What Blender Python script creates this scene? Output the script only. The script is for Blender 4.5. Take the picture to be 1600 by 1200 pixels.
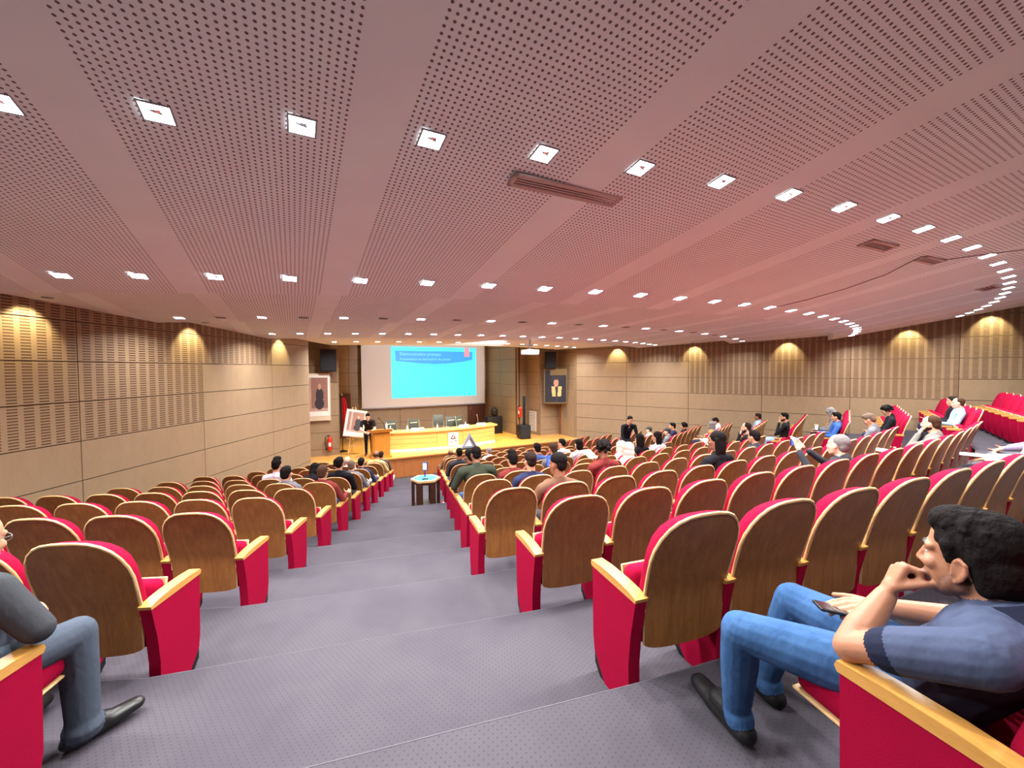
import bpy, bmesh, math, random
import numpy as np
from mathutils import Vector, Matrix, Euler
random.seed(7)
SC = bpy.context.scene
for o in list(bpy.data.objects): bpy.data.objects.remove(o)
COL = SC.collection
ZC = 3.85                       # camera height above the floor in front of the stage
# ---------------------------------------------------------------- camera, world, exposure
PITCH = math.atan(23/640)
cd = bpy.data.cameras.new('camera'); cam = bpy.data.objects.new('camera', cd); COL.objects.link(cam)
cd.sensor_fit = 'HORIZONTAL'; cd.sensor_width = 36; cd.lens = 14.4; cd.clip_start = .05; cd.clip_end = 200
cam.matrix_world = Matrix.Translation((0,0,ZC)) @ Matrix.Rotation(math.pi/2-PITCH,4,'X') @ Matrix.Rotation(-.005,4,'Z')
SC.camera = cam
w = bpy.data.worlds.new('world'); SC.world = w; w.use_nodes = True
w.node_tree.nodes['Background'].inputs[0].default_value = (.5,.45,.45,1)
w.node_tree.nodes['Background'].inputs[1].default_value = .3
SC.view_settings.view_transform = 'Standard'; SC.view_settings.look = 'None'
SC.view_settings.exposure = 0.28; SC.view_settings.gamma = 1; SC.view_settings.use_curve_mapping = False
DOWN_W, WASH_W, STAGE_W = 31.0, 62.0, 1000.0      # watts: ceiling downlight, wall washer, stage spotlight
# ---------------------------------------------------------------- hall frame: u runs to the stage, v to the right
AX = math.radians(28.0); MX, MY = 3.98, 4.89
UX, UY, VX, VY = -math.sin(AX), math.cos(AX), math.cos(AX), math.sin(AX)
def uv2(u, v): return (MX+u*UX+v*VX, MY+u*UY+v*VY)
def to_uv(x, y): dx, dy = x-MX, y-MY; return (dx*UX+dy*UY, dx*VX+dy*VY)
HALL = Matrix.Translation((MX,MY,0)) @ Matrix.Rotation(AX,4,'Z')      # local x = v, local y = u
# ---------------------------------------------------------------- materials
def lin(c): return tuple((x/255/12.92 if x/255 <= .04045 else ((x/255+.055)/1.055)**2.4) for x in c)
MATS = {}
class NT:
    def __init__(s, m): s.nt = m.node_tree; s.n = s.nt.nodes; s.l = s.nt.links
    def new(s, t, **kw):
        x = s.n.new(t)
        for k, v in kw.items(): setattr(x, k, v)
        return x
    def link(s, a, b): s.l.new(a, b)
    def math(s, op, a, b=None, c=None):
        x = s.new('ShaderNodeMath', operation=op)
        for i, v in enumerate((a, b, c)):
            if v is None: continue
            if isinstance(v, (int, float)): x.inputs[i].default_value = v
            else: s.link(v, x.inputs[i])
        return x.outputs[0]
    def mix(s, f, a, b, mode='MIX'):
        x = s.new('ShaderNodeMixRGB', blend_type=mode)
        for i, v in enumerate((f, a, b)):
            if isinstance(v, (int, float)): x.inputs[i].default_value = v
            elif isinstance(v, tuple): x.inputs[i].default_value = v+(1,)
            else: s.link(v, x.inputs[i])
        return x.outputs[0]
    def coord(s, scale=(1,1,1), kind='Object'):
        t = s.new('ShaderNodeTexCoord'); m = s.new('ShaderNodeMapping'); s.link(t.outputs[kind], m.inputs[0])
        m.inputs[3].default_value = scale; return m.outputs[0]
    def noise(s, vec, scale, detail=3, rough=.5):
        x = s.new('ShaderNodeTexNoise'); s.link(vec, x.inputs['Vector']); x.inputs['Scale'].default_value = scale
        x.inputs['Detail'].default_value = detail; x.inputs['Roughness'].default_value = rough; return x.outputs[0]
    def bump(s, h, strength, dist, bsdf):
        b = s.new('ShaderNodeBump'); b.inputs['Strength'].default_value = strength; b.inputs['Distance'].default_value = dist
        s.link(h, b.inputs['Height']); s.link(b.outputs[0], bsdf.inputs['Normal'])
def base(name, rgb, rough=.6, metal=0., spec=.3):
    m = bpy.data.materials.new(name); m.use_nodes = True; t = NT(m); b = t.n['Principled BSDF']
    c = lin(rgb); b.inputs['Base Color'].default_value = c+(1,); b.inputs['Roughness'].default_value = rough
    b.inputs['Metallic'].default_value = metal; b.inputs['Specular IOR Level'].default_value = spec
    return m, t, b, c
def plain(name, rgb, rough=.6, metal=0., spec=.3, var=.12, nscale=30):
    if name in MATS: return MATS[name]
    m, t, b, c = base(name, rgb, rough, metal, spec)
    n = t.noise(t.coord(), nscale); d = tuple(x*(1-var) for x in c); e = tuple(min(1,x*(1+var)) for x in c)
    t.link(t.mix(n, d, e), b.inputs['Base Color']); MATS[name] = m; return m
def wood(name, rgb, dark, scale=(14,14,1.2), rough=.42, spec=.35, amount=1.0):
    if name in MATS: return MATS[name]
    m, t, b, c = base(name, rgb, rough, 0, spec)
    v = t.coord(scale); n = t.noise(v, 3.0, 6, .65); n2 = t.noise(t.coord(tuple(s*5 for s in scale)), 4.0, 3, .6)
    f = t.math('MULTIPLY', t.math('ADD', t.math('MULTIPLY', n, .65), t.math('MULTIPLY', n2, .35)), amount)
    r = t.new('ShaderNodeValToRGB'); r.color_ramp.elements[0].position = .3; r.color_ramp.elements[1].position = .7
    r.color_ramp.elements[0].color = lin(dark)+(1,); r.color_ramp.elements[1].color = c+(1,)
    t.link(f, r.inputs[0]); t.link(r.outputs[0], b.inputs['Base Color']); MATS[name] = m; return m
def fabric(name, rgb, var=.25, scale=220, rough=.9, fold=0.):
    if name in MATS: return MATS[name]
    m, t, b, c = base(name, rgb, rough, 0, .12)
    n = t.noise(t.coord(), scale, 2); n2 = t.noise(t.coord(), 9, 2)
    f = t.math('ADD', t.math('MULTIPLY', n, .6), t.math('MULTIPLY', n2, .4))
    t.link(t.mix(f, tuple(x*(1-var) for x in c), tuple(min(1,x*(1+var)) for x in c)), b.inputs['Base Color'])
    if fold: t.bump(t.noise(t.coord((1,1,.6)), fold, 3), .5, .02, b)
    else: t.bump(n, .25, .002, b)
    b.inputs['Specular IOR Level'].default_value = .06
    MATS[name] = m; return m
def emit(name, rgb, strength):
    if name in MATS: return MATS[name]
    m = bpy.data.materials.new(name); m.use_nodes = True; t = NT(m); b = t.n['Principled BSDF']
    b.inputs['Base Color'].default_value = (0,0,0,1); b.inputs['Emission Color'].default_value = lin(rgb)+(1,)
    b.inputs['Emission Strength'].default_value = strength; MATS[name] = m; return m
def carpet():
    m, t, b, c = base('carpet', (84,80,87), .95, 0, .05)
    rot = t.coord(); mp = t.new('ShaderNodeMapping'); t.link(rot, mp.inputs[0]); mp.inputs[2].default_value = (0,0,AX+math.radians(14))
    sx = t.new('ShaderNodeSeparateXYZ'); t.link(mp.outputs[0], sx.inputs[0])
    def cell(o, p):
        f = t.math('FRACT', t.math('DIVIDE', o, p)); return t.math('ABSOLUTE', t.math('SUBTRACT', f, .5))
    gx, gy = cell(sx.outputs[0], .026), cell(sx.outputs[1], .026)
    d = t.math('SQRT', t.math('ADD', t.math('POWER', gx, 2), t.math('POWER', gy, 2)))
    dot = t.math('LESS_THAN', d, .2)
    line = t.math('GREATER_THAN', t.math('MAXIMUM', gx, gy), .46)
    big = t.noise(t.coord(), 1.6, 3, .55); fine = t.noise(t.coord(), 260, 2)
    k = t.math('ADD', t.math('MULTIPLY', dot, .42), t.math('MULTIPLY', line, .13))
    col = t.mix(k, c, tuple(x*.42 for x in c))
    col = t.mix(t.math('MULTIPLY', t.math('SUBTRACT', big, .35), 1.5), col, lin((62,59,69)))
    col = t.mix(t.math('MULTIPLY', fine, .35), col, tuple(x*.5 for x in c))
    t.link(col, b.inputs['Base Color']); t.bump(fine, .4, .003, b); return m
def ceilmat(name, rgb, perforated=True, wash=.0):
    m, t, b, c = base(name, rgb, .85, 0, .1)
    tc = t.coord(); s = t.new('ShaderNodeSeparateXYZ'); t.link(tc, s.inputs[0]); x, y = s.outputs[0], s.outputs[1]
    n = t.noise(tc, 2.5, 3); col = t.mix(n, tuple(q*.93 for q in c), tuple(q*1.05 for q in c))
    if perforated:
        P = .0365
        gx = t.math('SUBTRACT', t.math('FRACT', t.math('DIVIDE', t.math('ADD', x, 5.36), P)), .5); gy = t.math('SUBTRACT', t.math('FRACT', t.math('DIVIDE', y, P)), .5)
        d = t.math('SQRT', t.math('ADD', t.math('POWER', gx, 2), t.math('POWER', gy, 2)))
        hole = t.math('LESS_THAN', d, .215)
        rib = t.math('ABSOLUTE', t.math('SUBTRACT', t.math('FRACT', t.math('ADD', t.math('DIVIDE', t.math('ADD', x, 5.36), 1.46), .5)), .5))
        inb = t.math('GREATER_THAN', rib, .1)
        # plain border beside the two side walls
        bl = t.math('GREATER_THAN', t.math('ADD', t.math('MULTIPLY', x, .875), t.math('ADD', t.math('MULTIPLY', y, -.484), 11.9)), 1.0)
        br = t.math('GREATER_THAN', t.math('ADD', t.math('MULTIPLY', x, -.875), t.math('ADD', t.math('MULTIPLY', y, -.484), 12.1)), 1.0)
        hole = t.math('MULTIPLY', t.math('MULTIPLY', hole, inb), t.math('MULTIPLY', bl, br))
        col = t.mix(hole, col, lin((118,100,97)))  # shade inside the perforations is painted as darker dots
        t.bump(t.math('SUBTRACT', 1.0, hole), .6, .01, b)
    t.link(col, b.inputs['Base Color']); return m
def slotmat(name, rgb):
    m, t, b, c = base(name, rgb, .6, 0, .25)
    tc = t.coord(); s = t.new('ShaderNodeSeparateXYZ'); t.link(tc, s.inputs[0])
    fx = t.math('FRACT', t.math('DIVIDE', s.outputs[0], .1877)); fz = t.math('FRACT', t.math('DIVIDE', s.outputs[2], .0405))
    sl = t.math('MULTIPLY', t.math('GREATER_THAN', fx, .36), t.math('GREATER_THAN', fz, .55))
    n = t.noise(t.coord((1,1,6)), 8, 3); col = t.mix(n, tuple(q*.9 for q in c), tuple(q*1.08 for q in c))
    t.link(t.mix(sl, col, lin((92,68,50))), b.inputs['Base Color']); t.bump(t.math('SUBTRACT', 1.0, sl), .7, .012, b); return m
M_CARPET = carpet(); M_NOSE = fabric('carpet_nosing',(92,88,96),.15,200)
M_CEIL = ceilmat('perforated_ceiling_board', (234,240,238)); M_CEILP = ceilmat('plain_ceiling_board', (236,238,233), False)
M_CEILE = ceilmat('ceiling_edge_board', (232,234,229), False)
M_PANEL = wood('wall_veneer', (158,136,108), (147,125,98), (1.5,1.5,.5), .5, .3); M_SLOT = slotmat('slotted_wall_veneer', (153,130,102))
M_JOINT = plain('dark_joint', (78,52,34), .8)
M_BACK = wood('chair_back_veneer', (158,104,54), (116,70,32), (10,10,1.0), .38, .4)
M_EDGE = wood('pale_plywood_edge', (222,188,136), (204,164,108), (10,10,3), .45)
M_ARMW = wood('armrest_beech', (208,156,82), (184,130,60), (12,2,12), .35, .4)
M_RED = fabric('crimson_upholstery', (146,10,48), .22); M_BLACK = plain('black_plastic', (24,24,26), .5)
M_STAGEF = wood('stage_floor_wood', (222,170,92), (205,150,74), (1.2,8,1), .3, .4); M_STAGEW = wood('stage_front_wood', (176,112,62), (150,88,44), (8,8,.8), .45)
M_DESK = wood('desk_beech', (232,190,110), (220,174,92), (.8,.8,6), .4); M_LECT = wood('lectern_wood', (206,138,54), (184,116,40), (7,7,1), .4)
M_WHITE = plain('white_paper', (238,236,228), .7, var=.03); M_STEEL = plain('steel', (170,172,176), .3, .9, .5)
M_GREY = plain('grey_plastic', (150,152,156), .45); M_DWOOD = wood('dark_table_wood', (78,48,34), (52,30,22), (10,10,1), .4)
M_LAMP = emit('downlight_glow', (250,250,255), 22.0); M_CHROME = plain('lamp_reflector', (225,226,230), .15, .9, .5)
M_WASH = emit('washer_glow', (255,232,170), 9.0)
# ---------------------------------------------------------------- mesh helpers
class MB:
    def __init__(s): s.v = []; s.f = []; s.m = []
    def add(s, vs, fs, mi=0, M=None):
        o = len(s.v)
        for p in vs:
            p = Vector(p); s.v.append(tuple(M @ p if M is not None else p))
        for f in fs: s.f.append(tuple(o+i for i in f)); s.m.append(mi)
        return s
    def box(s, c, d, mi=0, M=None):
        x, y, z = (q/2 for q in d); cx, cy, cz = c
        vs = [(cx+a*x, cy+b*y, cz+e*z) for a in (-1,1) for b in (-1,1) for e in (-1,1)]
        return s.add(vs, [(0,1,3,2),(4,6,7,5),(0,4,5,1),(2,3,7,6),(0,2,6,4),(1,5,7,3)], mi, M)
    def rbox(s, c, d, r=.01, seg=2, mi=0, M=None):
        b = bmesh.new(); bmesh.ops.create_cube(b, size=1)
        for q in b.verts: q.co = Vector((q.co.x*d[0], q.co.y*d[1], q.co.z*d[2]))
        bmesh.ops.bevel(b, geom=b.edges[:], offset=r, segments=seg, profile=.5, affect='EDGES')
        b.verts.ensure_lookup_table(); b.verts.index_update()
        vs = [(q.co+Vector(c)) for q in b.verts]; fs = [[q.index for q in f.verts] for f in b.faces]; b.free()
        return s.add(vs, fs, mi, M)
    def prism(s, poly, a0, a1, axis='z', mi=0, M=None):
        n = len(poly)
        def P(p, h): return {'z': (p[0],p[1],h), 'x': (h,p[0],p[1]), 'y': (p[0],h,p[1])}[axis]
        vs = [P(p,a0) for p in poly]+[P(p,a1) for p in poly]
        return s.add(vs, [tuple(range(n))[::-1], tuple(range(n,2*n))]+[(i,(i+1)%n,n+(i+1)%n,n+i) for i in range(n)], mi, M)
    def tube(s, pts, r, seg=8, mi=0, M=None):
        pts = [Vector(p) for p in pts]; n = len(pts); rs = r if isinstance(r, (list,tuple)) else [r]*n; vs = []
        up = Vector((.13,.21,1)).normalized()
        for i, p in enumerate(pts):
            d = (pts[min(i+1,n-1)]-pts[max(i-1,0)]).normalized()
            a = d.cross(up);  a = d.cross(Vector((1,0,0))) if a.length < .05 else a
            a.normalize(); b = d.cross(a)
            for k in range(seg): t = 2*math.pi*k/seg; vs.append(p+rs[i]*(a*math.cos(t)+b*math.sin(t)))
        fs = [(i*seg+k, i*seg+(k+1)%seg, (i+1)*seg+(k+1)%seg, (i+1)*seg+k) for i in range(n-1) for k in range(seg)]
        fs += [tuple(range(seg))[::-1], tuple((n-1)*seg+k for k in range(seg))]
        return s.add(vs, fs, mi, M)
    def lathe(s, prof, seg=16, mi=0, M=None):
        n = len(prof); vs = [(r*math.cos(2*math.pi*k/seg), r*math.sin(2*math.pi*k/seg), z) for r, z in prof for k in range(seg)]
        fs = [(i*seg+k, i*seg+(k+1)%seg, (i+1)*seg+(k+1)%seg, (i+1)*seg+k) for i in range(n-1) for k in range(seg)]
        fs += [tuple(range(seg))[::-1], tuple((n-1)*seg+k for k in range(seg))]
        return s.add(vs, fs, mi, M)
    def mesh(s, name, mats, smooth=35):
        me = bpy.data.meshes.new(name); me.from_pydata(s.v, [], s.f)
        for m in (mats if isinstance(mats, (list,tuple)) else [mats]): me.materials.append(m)
        me.polygons.foreach_set('material_index', s.m)
        b = bmesh.new(); b.from_mesh(me); bmesh.ops.recalc_face_normals(b, faces=b.faces[:])
        lim = math.radians(smooth)
        for e in b.edges: e.smooth = len(e.link_faces) == 2 and e.calc_face_angle(0) < lim
        for f in b.faces: f.smooth = True
        b.to_mesh(me); b.free(); return me
    def build(s, name, mats, parent=None, M=None, smooth=35):
        return link(name, s.mesh(name, mats, smooth), parent, M)
def link(name, me, parent=None, M=None):
    o = bpy.data.objects.new(name, me); COL.objects.link(o)
    if parent is not None: o.parent = parent
    if M is not None: o.matrix_local = M
    return o
def tag(o, label=None, cat=None, group=None, kind=None):
    for k, v in (('label',label),('category',cat),('group',group),('kind',kind)):
        if v: o[k] = v
    return o
def thing(name, label, cat, M=None, group=None):
    o = bpy.data.objects.new(name, None); COL.objects.link(o); o.empty_display_size = .1
    if M is not None: o.matrix_world = M
    return tag(o, label, cat, group)
def at(x, y, z, rz=0.): return Matrix.Translation((x,y,z)) @ Matrix.Rotation(rz,4,'Z')
ORD = 'zeroth first second third fourth fifth sixth seventh eighth ninth tenth eleventh twelfth thirteenth fourteenth fifteenth sixteenth seventeenth eighteenth nineteenth twentieth'.split()
ORD += ['twenty-'+q for q in ORD[1:10]]+['thirtieth']+['thirty-'+q for q in ORD[1:10]]
# ---------------------------------------------------------------- seating plan (positions only)
DEP = [1.50,1.71,1.922,2.134,2.346,2.558,2.77,2.97,3.15,3.33,3.51,3.68,3.85]
ZF = [ZC-d for d in DEP]
CT = [(1.135,.815),(.62,1.92),(.18,2.86),(-.29,3.79),(-.52,4.86)]
for k in range(5,13): CT.append((CT[-1][0]-.225, CT[-1][1]+1.06))
LT = [(-1.70,.13),(-1.87,1.18)]
for k in range(2,13): LT.append((LT[-1][0]-.18, LT[-1][1]+1.05))
RR, PW, TW = 25.0, .56, math.radians(5.4)
def crow(k):
    u0, v0 = to_uv(*CT[k]); a0 = math.asin(v0/RR); uc = u0+RR*math.cos(a0); return a0, uc
def carc(k, a, off):             # point on the centre-row arc k, off metres in front of the arm-tip line
    _, uc = crow(k); r = RR-off; return uv2(uc-r*math.cos(a), r*math.sin(a))
def mirror(x, y): u, v = to_uv(x, y); return uv2(u, -v)
def wl(y): return -6.51-.02*(13.1-y)       # inner face of the left wall
SEATS = {}
for k in range(0,13):
    a0, uc = crow(k); n = max(1, int(round(2*abs(a0)*RR/PW)))
    for i in range(n):
        a = a0+(i+.5)*2*abs(a0)/n; x, y = carc(k, a, .21); SEATS[('c',k,i)] = (x, y, AX+a, n)
for k in range(1,13):
    x0, y0 = LT[k]; i = 0; row = []
    while True:
        x = x0-(i+.5)*PW*math.cos(TW)-.21*math.sin(TW); y = y0-(i+.5)*PW*math.sin(TW)+.21*math.cos(TW)
        if x-.36 < wl(y)+.02: break
        row.append((x,y)); i += 1
    for i, (x,y) in enumerate(row):
        SEATS[('l',k,i)] = (x, y, TW, len(row)); x2, y2 = mirror(x,y); SEATS[('r',k,i)] = (x2, y2, 2*AX-TW, len(row))
def proj(x, y, z):
    c, s = math.cos(PITCH), math.sin(PITCH); z -= ZC; d = y*c-z*s
    if d < .1: return (-9e3, -9e3)
    return (800+640*x/d, 600-640*(z*c+y*s)/d)
# ---------------------------------------------------------------- floor: twelve carpeted steps
floor = tag(MB().add([(-9,-9,0),(22,-9,0),(22,26,0),(-9,26,0),(-9,-9,-.2),(22,-9,-.2),(22,26,-.2),(-9,26,-.2)],
    [(0,1,2,3),(7,6,5,4),(0,4,5,1),(1,5,6,2),(2,6,7,3),(3,7,4,0)]).build('floor', M_CARPET), kind='structure')
def riser(k):                    # plan polyline of the step edge just behind row k
    P = []
    x0, y0 = LT[k]; f = (-math.sin(TW), math.cos(TW)); r = (math.cos(TW), math.sin(TW)); off = -.01
    bx, by = x0+off*f[0], y0+off*f[1]
    wing = [(bx-8*r[0], by-8*r[1]), (bx, by)]
    P += wing; a0, _ = crow(k)
    P += [carc(k, a0+2*abs(a0)*i/10, off) for i in range(11)]
    P += [mirror(*wing[1]), mirror(*wing[0])]
    return P
RIS = {k: riser(k) for k in range(1,13)}
RIS[0] = [(x+.18-0, y-1.15) for x, y in RIS[1]]
for i, p in enumerate(RIS[0]):
    u, v = to_uv(*RIS[1][i]); RIS[0][i] = uv2(u-1.25, v*1.04)
RIS[-1] = [uv2(to_uv(*p)[0]-9, to_uv(*p)[1]*1.2) for p in RIS[0]]
ZS = {k: ZF[k] for k in range(13)}; ZS[-1] = ZF[0]+.21
for k in range(-1,12):
    A, B = RIS[k], RIS[k+1]; n = len(A); zt, zb = ZS[k], (ZS[k+1] if k < 11 else 0)-.03
    zb = max(zb, .002) if k == 11 else zb
    vs = [(x,y,zt) for x,y in A]+[(x,y,zt) for x,y in B]+[(x,y,zb) for x,y in A]+[(x,y,zb) for x,y in B]
    fs = []
    for i in range(n-1):
        fs += [(i,i+1,n+i+1,n+i), (2*n+i,3*n+i,3*n+i+1,2*n+i+1), (n+i,n+i+1,3*n+i+1,3*n+i), (i,2*n+i,2*n+i+1,i+1)]
    fs += [(0,n,3*n,2*n), (n-1,3*n-1,4*n-1,2*n-1)]
    st = MB().add(vs, fs).build('step', M_CARPET, floor)
    MB().tube([(x,y,zt-.004) for x,y in B],.006,6).build('nosing', M_NOSE, st)
# ---------------------------------------------------------------- walls with separate veneer panels
def wall(name, P0, P1, side, cols, rows, top, spec, thick=.14, gap=.007, bottom=0.):
    d = Vector((P1[0]-P0[0], P1[1]-P0[1])); L = d.length; M = at(P0[0], P0[1], 0, math.atan2(d.y, d.x))
    w_ = tag(MB().box((L/2, -side*thick/2, (bottom+top)/2), (L, thick, top-bottom)).build(name, M_JOINT, None, M), kind='structure')
    for i in range(len(cols)-1):
        for j in range(len(rows)-1):
            a, b = cols[i]+gap, cols[i+1]-gap; c, e = rows[j]+gap, rows[j+1]-gap
            key = ('pan', round(b-a,3), round(e-c,3), side, spec(i,j))
            if key not in PANS:
                PANS[key] = MB().box(((b-a)/2, side*.012, (e-c)/2), (b-a, .022, e-c)).mesh('panel', M_SLOT if spec(i,j) else M_PANEL)
            link('panel', PANS[key], w_, Matrix.Translation((a,0,c)))
    return w_
PANS = {}
zl = [ZC+.15+.61*j for j in range(-7,5)]                      # left wall joint heights; index 7 is just above eye level
zl = [.0]+[z for z in zl if z > .05]
def spec_l(i, j):
    z = (zl[j]+zl[j+1])/2-ZC
    y = (LC[i]+LC[i+1])/2+Y0L
    if y > 11.15: return False
    if y > 8.7: return z > .15
    return z > -1.1
Y0L = -8.0; LC = [v-Y0L for v in (-8.0,-5.98,-3.54,-1.1,1.34,3.79,6.26,8.71,11.15,13.1)]
wall('wall_left', (wl(Y0L),Y0L), (wl(13.1),13.1), -1, LC, zl, ZC+3.2, spec_l)
RA, RB = Vector((2.92,18.55)), Vector((13.9,11.3)); rd = (RB-RA).normalized()
zr = [ZC+.26+.61*j for j in range(-7,5)]; zr = [0.]+[z for z in zr if z > .05]
RC = [0]+[.45+i*2.44 for i in range(0,10)]
RC = [0, 2.30, 4.74, 7.18, 9.62, 12.06, 14.5, 16.94, 19.38, 21.8]
def spec_r(i, j):
    z = (zr[j]+zr[j+1])/2-ZC
    if i == 0: return False
    if i == 1: return z > .26
    if i in (2,3,4): return z > -.95
    return z > -.34
wall('wall_right', tuple(RA), tuple(RA+rd*21.8), -1, RC, zr, ZC+3.2, spec_r)
pa, pb = (wl(Y0L),Y0L), tuple(RA+rd*21.8)
wall('wall_rear', pa, pb, 1, [0,6,12,18,24,(Vector(pb)-Vector(pa)).length], [2,3,4,5,6,7], ZC+3.2, lambda i,j: False)
# proscenium wings, stage side walls and the wall behind the screen (plan corners read off the joints)
zs = [ZC-3.13+.61*j-.05 for j in range(0,9)]
def short(name, P0, P1, side, n=1, zr_=None, bottom=0.):
    L = math.hypot(P1[0]-P0[0], P1[1]-P0[1])
    return wall(name, P0, P1, side, [L*i/n for i in range(n+1)], zr_ or zs, ZC+2.6, lambda i,j: False, .12, .006, bottom)
ZW = [ZC-3.5+.61*j for j in range(0,9)]
short('wall_stage_left_wing', (-7.6,14.55), (-6.42,15.12), -1, 1, ZW)
short('wall_stage_left_wing_return', (-6.42,15.12), (-6.42-1.4*.469,15.12+1.4*.883), -1, 1)
short('wall_left_alcove', (-7.6,12.9), (-7.6,14.55), -1)
short('wall_left_end', (-7.6,13.1), (-6.51,13.1), 1)
BKR, BKL = uv2(17.9,3.41), uv2(17.9,-5.9)
short('wall_back', BKL, BKR, -1, 4)
short('wall_stage_right', (.27,19.35), BKR, 1, 2)
short('wall_stage_right_niche', (.27,19.35), (.72,20.1), -1)
short('wall_stage_right_pillar', (1.32,19.3), (.72,20.1), 1)
short('wall_stage_right_wing', (1.32,19.3), (2.26,19.8), -1, 1, ZW)
short('wall_right_alcove', (2.26,19.8), tuple(RA), -1, 1, ZW)
short('wall_stage_left', uv2(17.9,-5.9), uv2(13.2,-5.9), 1, 2)
# ---------------------------------------------------------------- ceiling: sawtooth of curved boards stepping down to the stage
UC = 20.0          # all edges and lamp rows are circles about (UC, .4)
def rho_u(rho, v): return UC-math.sqrt(max(.3,(UC-rho)**2-(v-.4)**2))
def u_rho(u, v): return UC-math.hypot(UC-u, v-.4)
# name, rho start, rho end, z (above camera) start, z end, material
PROF = [(-9.5,2.0,.9+.178*11.5,.9,M_CEIL),(2.0,4.85,1.05,.90,M_CEIL),(4.85,8.2,1.03,.85,M_CEIL),(8.2,11.95,.99,.90,M_CEILP),(11.95,19.5,1.75,1.75,M_CEILP)]
def ceil_z(rho):
    for a, b, z0, z1, m in PROF:
        if rho <= b: return z0+(z1-z0)*(rho-a)/(b-a)
    return 1.75
ceiling = thing('ceiling', None, None); ceiling['kind'] = 'structure'
cutl = (Vector((-6.51,13.1,0)), Vector((-1,.0201,0))); nr = Vector((rd.y,-rd.x,0)); nr = -nr if nr.dot(Vector((1,1,0))) < 0 else nr
for q, (a, b, z0, z1, m) in enumerate(PROF):
    vv = np.linspace(-18,18,49); rr = np.linspace(a,b,9); T = .12
    mb = MB(); n = len(vv); vs = []; fs = []
    zr0 = PROF[q+1][2] if q+1 < len(PROF) else z1
    prof = [(r, z0+(z1-z0)*(r-a)/(b-a)) for r in rr]
    prof = prof+[(b+.0, max(zr0,z1)+.02), (b+.0, max(zr0,z1)+.14)]+[(r, z0+(z1-z0)*(r-a)/(b-a)+.3) for r in (b-.1, a)]
    np_ = len(prof)
    for r, z in prof:
        for v in vv: vs.append((v, rho_u(r,v) if q < 4 else r-.6, ZC+z))
    for i in range(np_):
        i2 = (i+1) % np_
        for j in range(n-1): fs.append((i*n+j, i*n+j+1, i2*n+j+1, i2*n+j))
    mb.add(vs, fs); mb.m = [1 if 8 <= (k//(n-1)) <= 9 else 0 for k in range(len(fs))]
    me = mb.mesh('ceiling_panel', [m, M_CEILE], 40)
    bm = bmesh.new(); bm.from_mesh(me); inv = HALL.inverted(); rot = inv.to_3x3()
    if q < 4:
        for co, no in (((wl(0)-.05,0,0), (-1,.02,0)), (tuple(RA+Vector((.03,.05)))+(0,), tuple(nr))):
            bmesh.ops.bisect_plane(bm, geom=bm.verts[:]+bm.edges[:]+bm.faces[:], plane_co=inv @ Vector(co), plane_no=(rot @ Vector(no)).normalized(), clear_outer=True)
    bm.to_mesh(me); bm.free()
    link('ceiling_panel', me, ceiling, HALL)
# ---------------------------------------------------------------- recessed downlights in curved rows
def inside(x, y, mg=.25):
    return x > wl(y)+mg and (Vector((x,y))-RA).dot(Vector((nr.x,nr.y))) < -mg
fr = MB()
for a in (-1,1): fr.box((a*.0705,0,-.002),(.010,.150,.006)); fr.box((0,a*.0705,-.002),(.132,.010,.006))
ME_LF = fr.mesh('frame', M_GREY)
ME_LD = MB().box((0,0,-.003),(.13,.13,.004)).mesh('diffuser', M_LAMP)
ME_LO = MB().box((0,0,-.003),(.13,.13,.004)).mesh('diffuser', plain('unlit_lamp', (70,48,46), .6))
ME_LR = MB().add([(-.045,-.02,-.006),(.02,-.035,-.006),(.03,.005,-.006),(-.01,-.01,-.011)],[(0,1,3),(1,2,3),(2,0,3),(0,2,1)]).mesh('reflector', M_CHROME)
lamp_data = bpy.data.lights.new('downlight_lamp', 'AREA'); lamp_data.shape = 'SQUARE'; lamp_data.size = .12; lamp_data.energy = DOWN_W
lamp_data.color = (1,.985,.975); lamp_data.spread = math.radians(150)
ROWS = [(-3.0,2.1,-4.5,'added unseen',0),(-.73,.69,-4.36,'nearest visible',0),(1.5,.69,-3.07,'second nearest',0),(4.42,.635,-3.74,'middle',1),(7.32,.60,-2.66,'fourth nearest',0),(10.75,.63,-2.10,'farthest',0)]  # first row is added out of view to light the foreground
for rho, step, ph, nm_, alt in ROWS:
    cnt = 0
    for mm in range(-24,34):
        v = ph+step*mm
        if abs(v-.4) > UC-rho-.5: continue
        x, y = uv2(rho_u(rho,v), v)
        if not inside(x, y, .5) or y < -6: continue
        cnt += 1; off = alt and mm % 2 == 1
        ang = -math.atan(.178) if rho < 2 else 0
        t = thing('downlight', f"{'unlit' if off else 'bright'} square recessed downlight, {ORD[cnt]} from left wall in {nm_} ceiling light row", 'ceiling light',
                  Matrix.Translation((x,y,ZC+ceil_z(rho)-.002)) @ Matrix.Rotation(AX,4,'Z') @ Matrix.Rotation(ang,4,'X'), 'recessed ceiling downlights')
        link('frame', ME_LF, t); link('diffuser', ME_LO if off else ME_LD, t)
        if not off: link('reflector', ME_LR, t); link('downlight_lamp', lamp_data, t, Matrix.Translation((0,0,-.03)))
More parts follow.
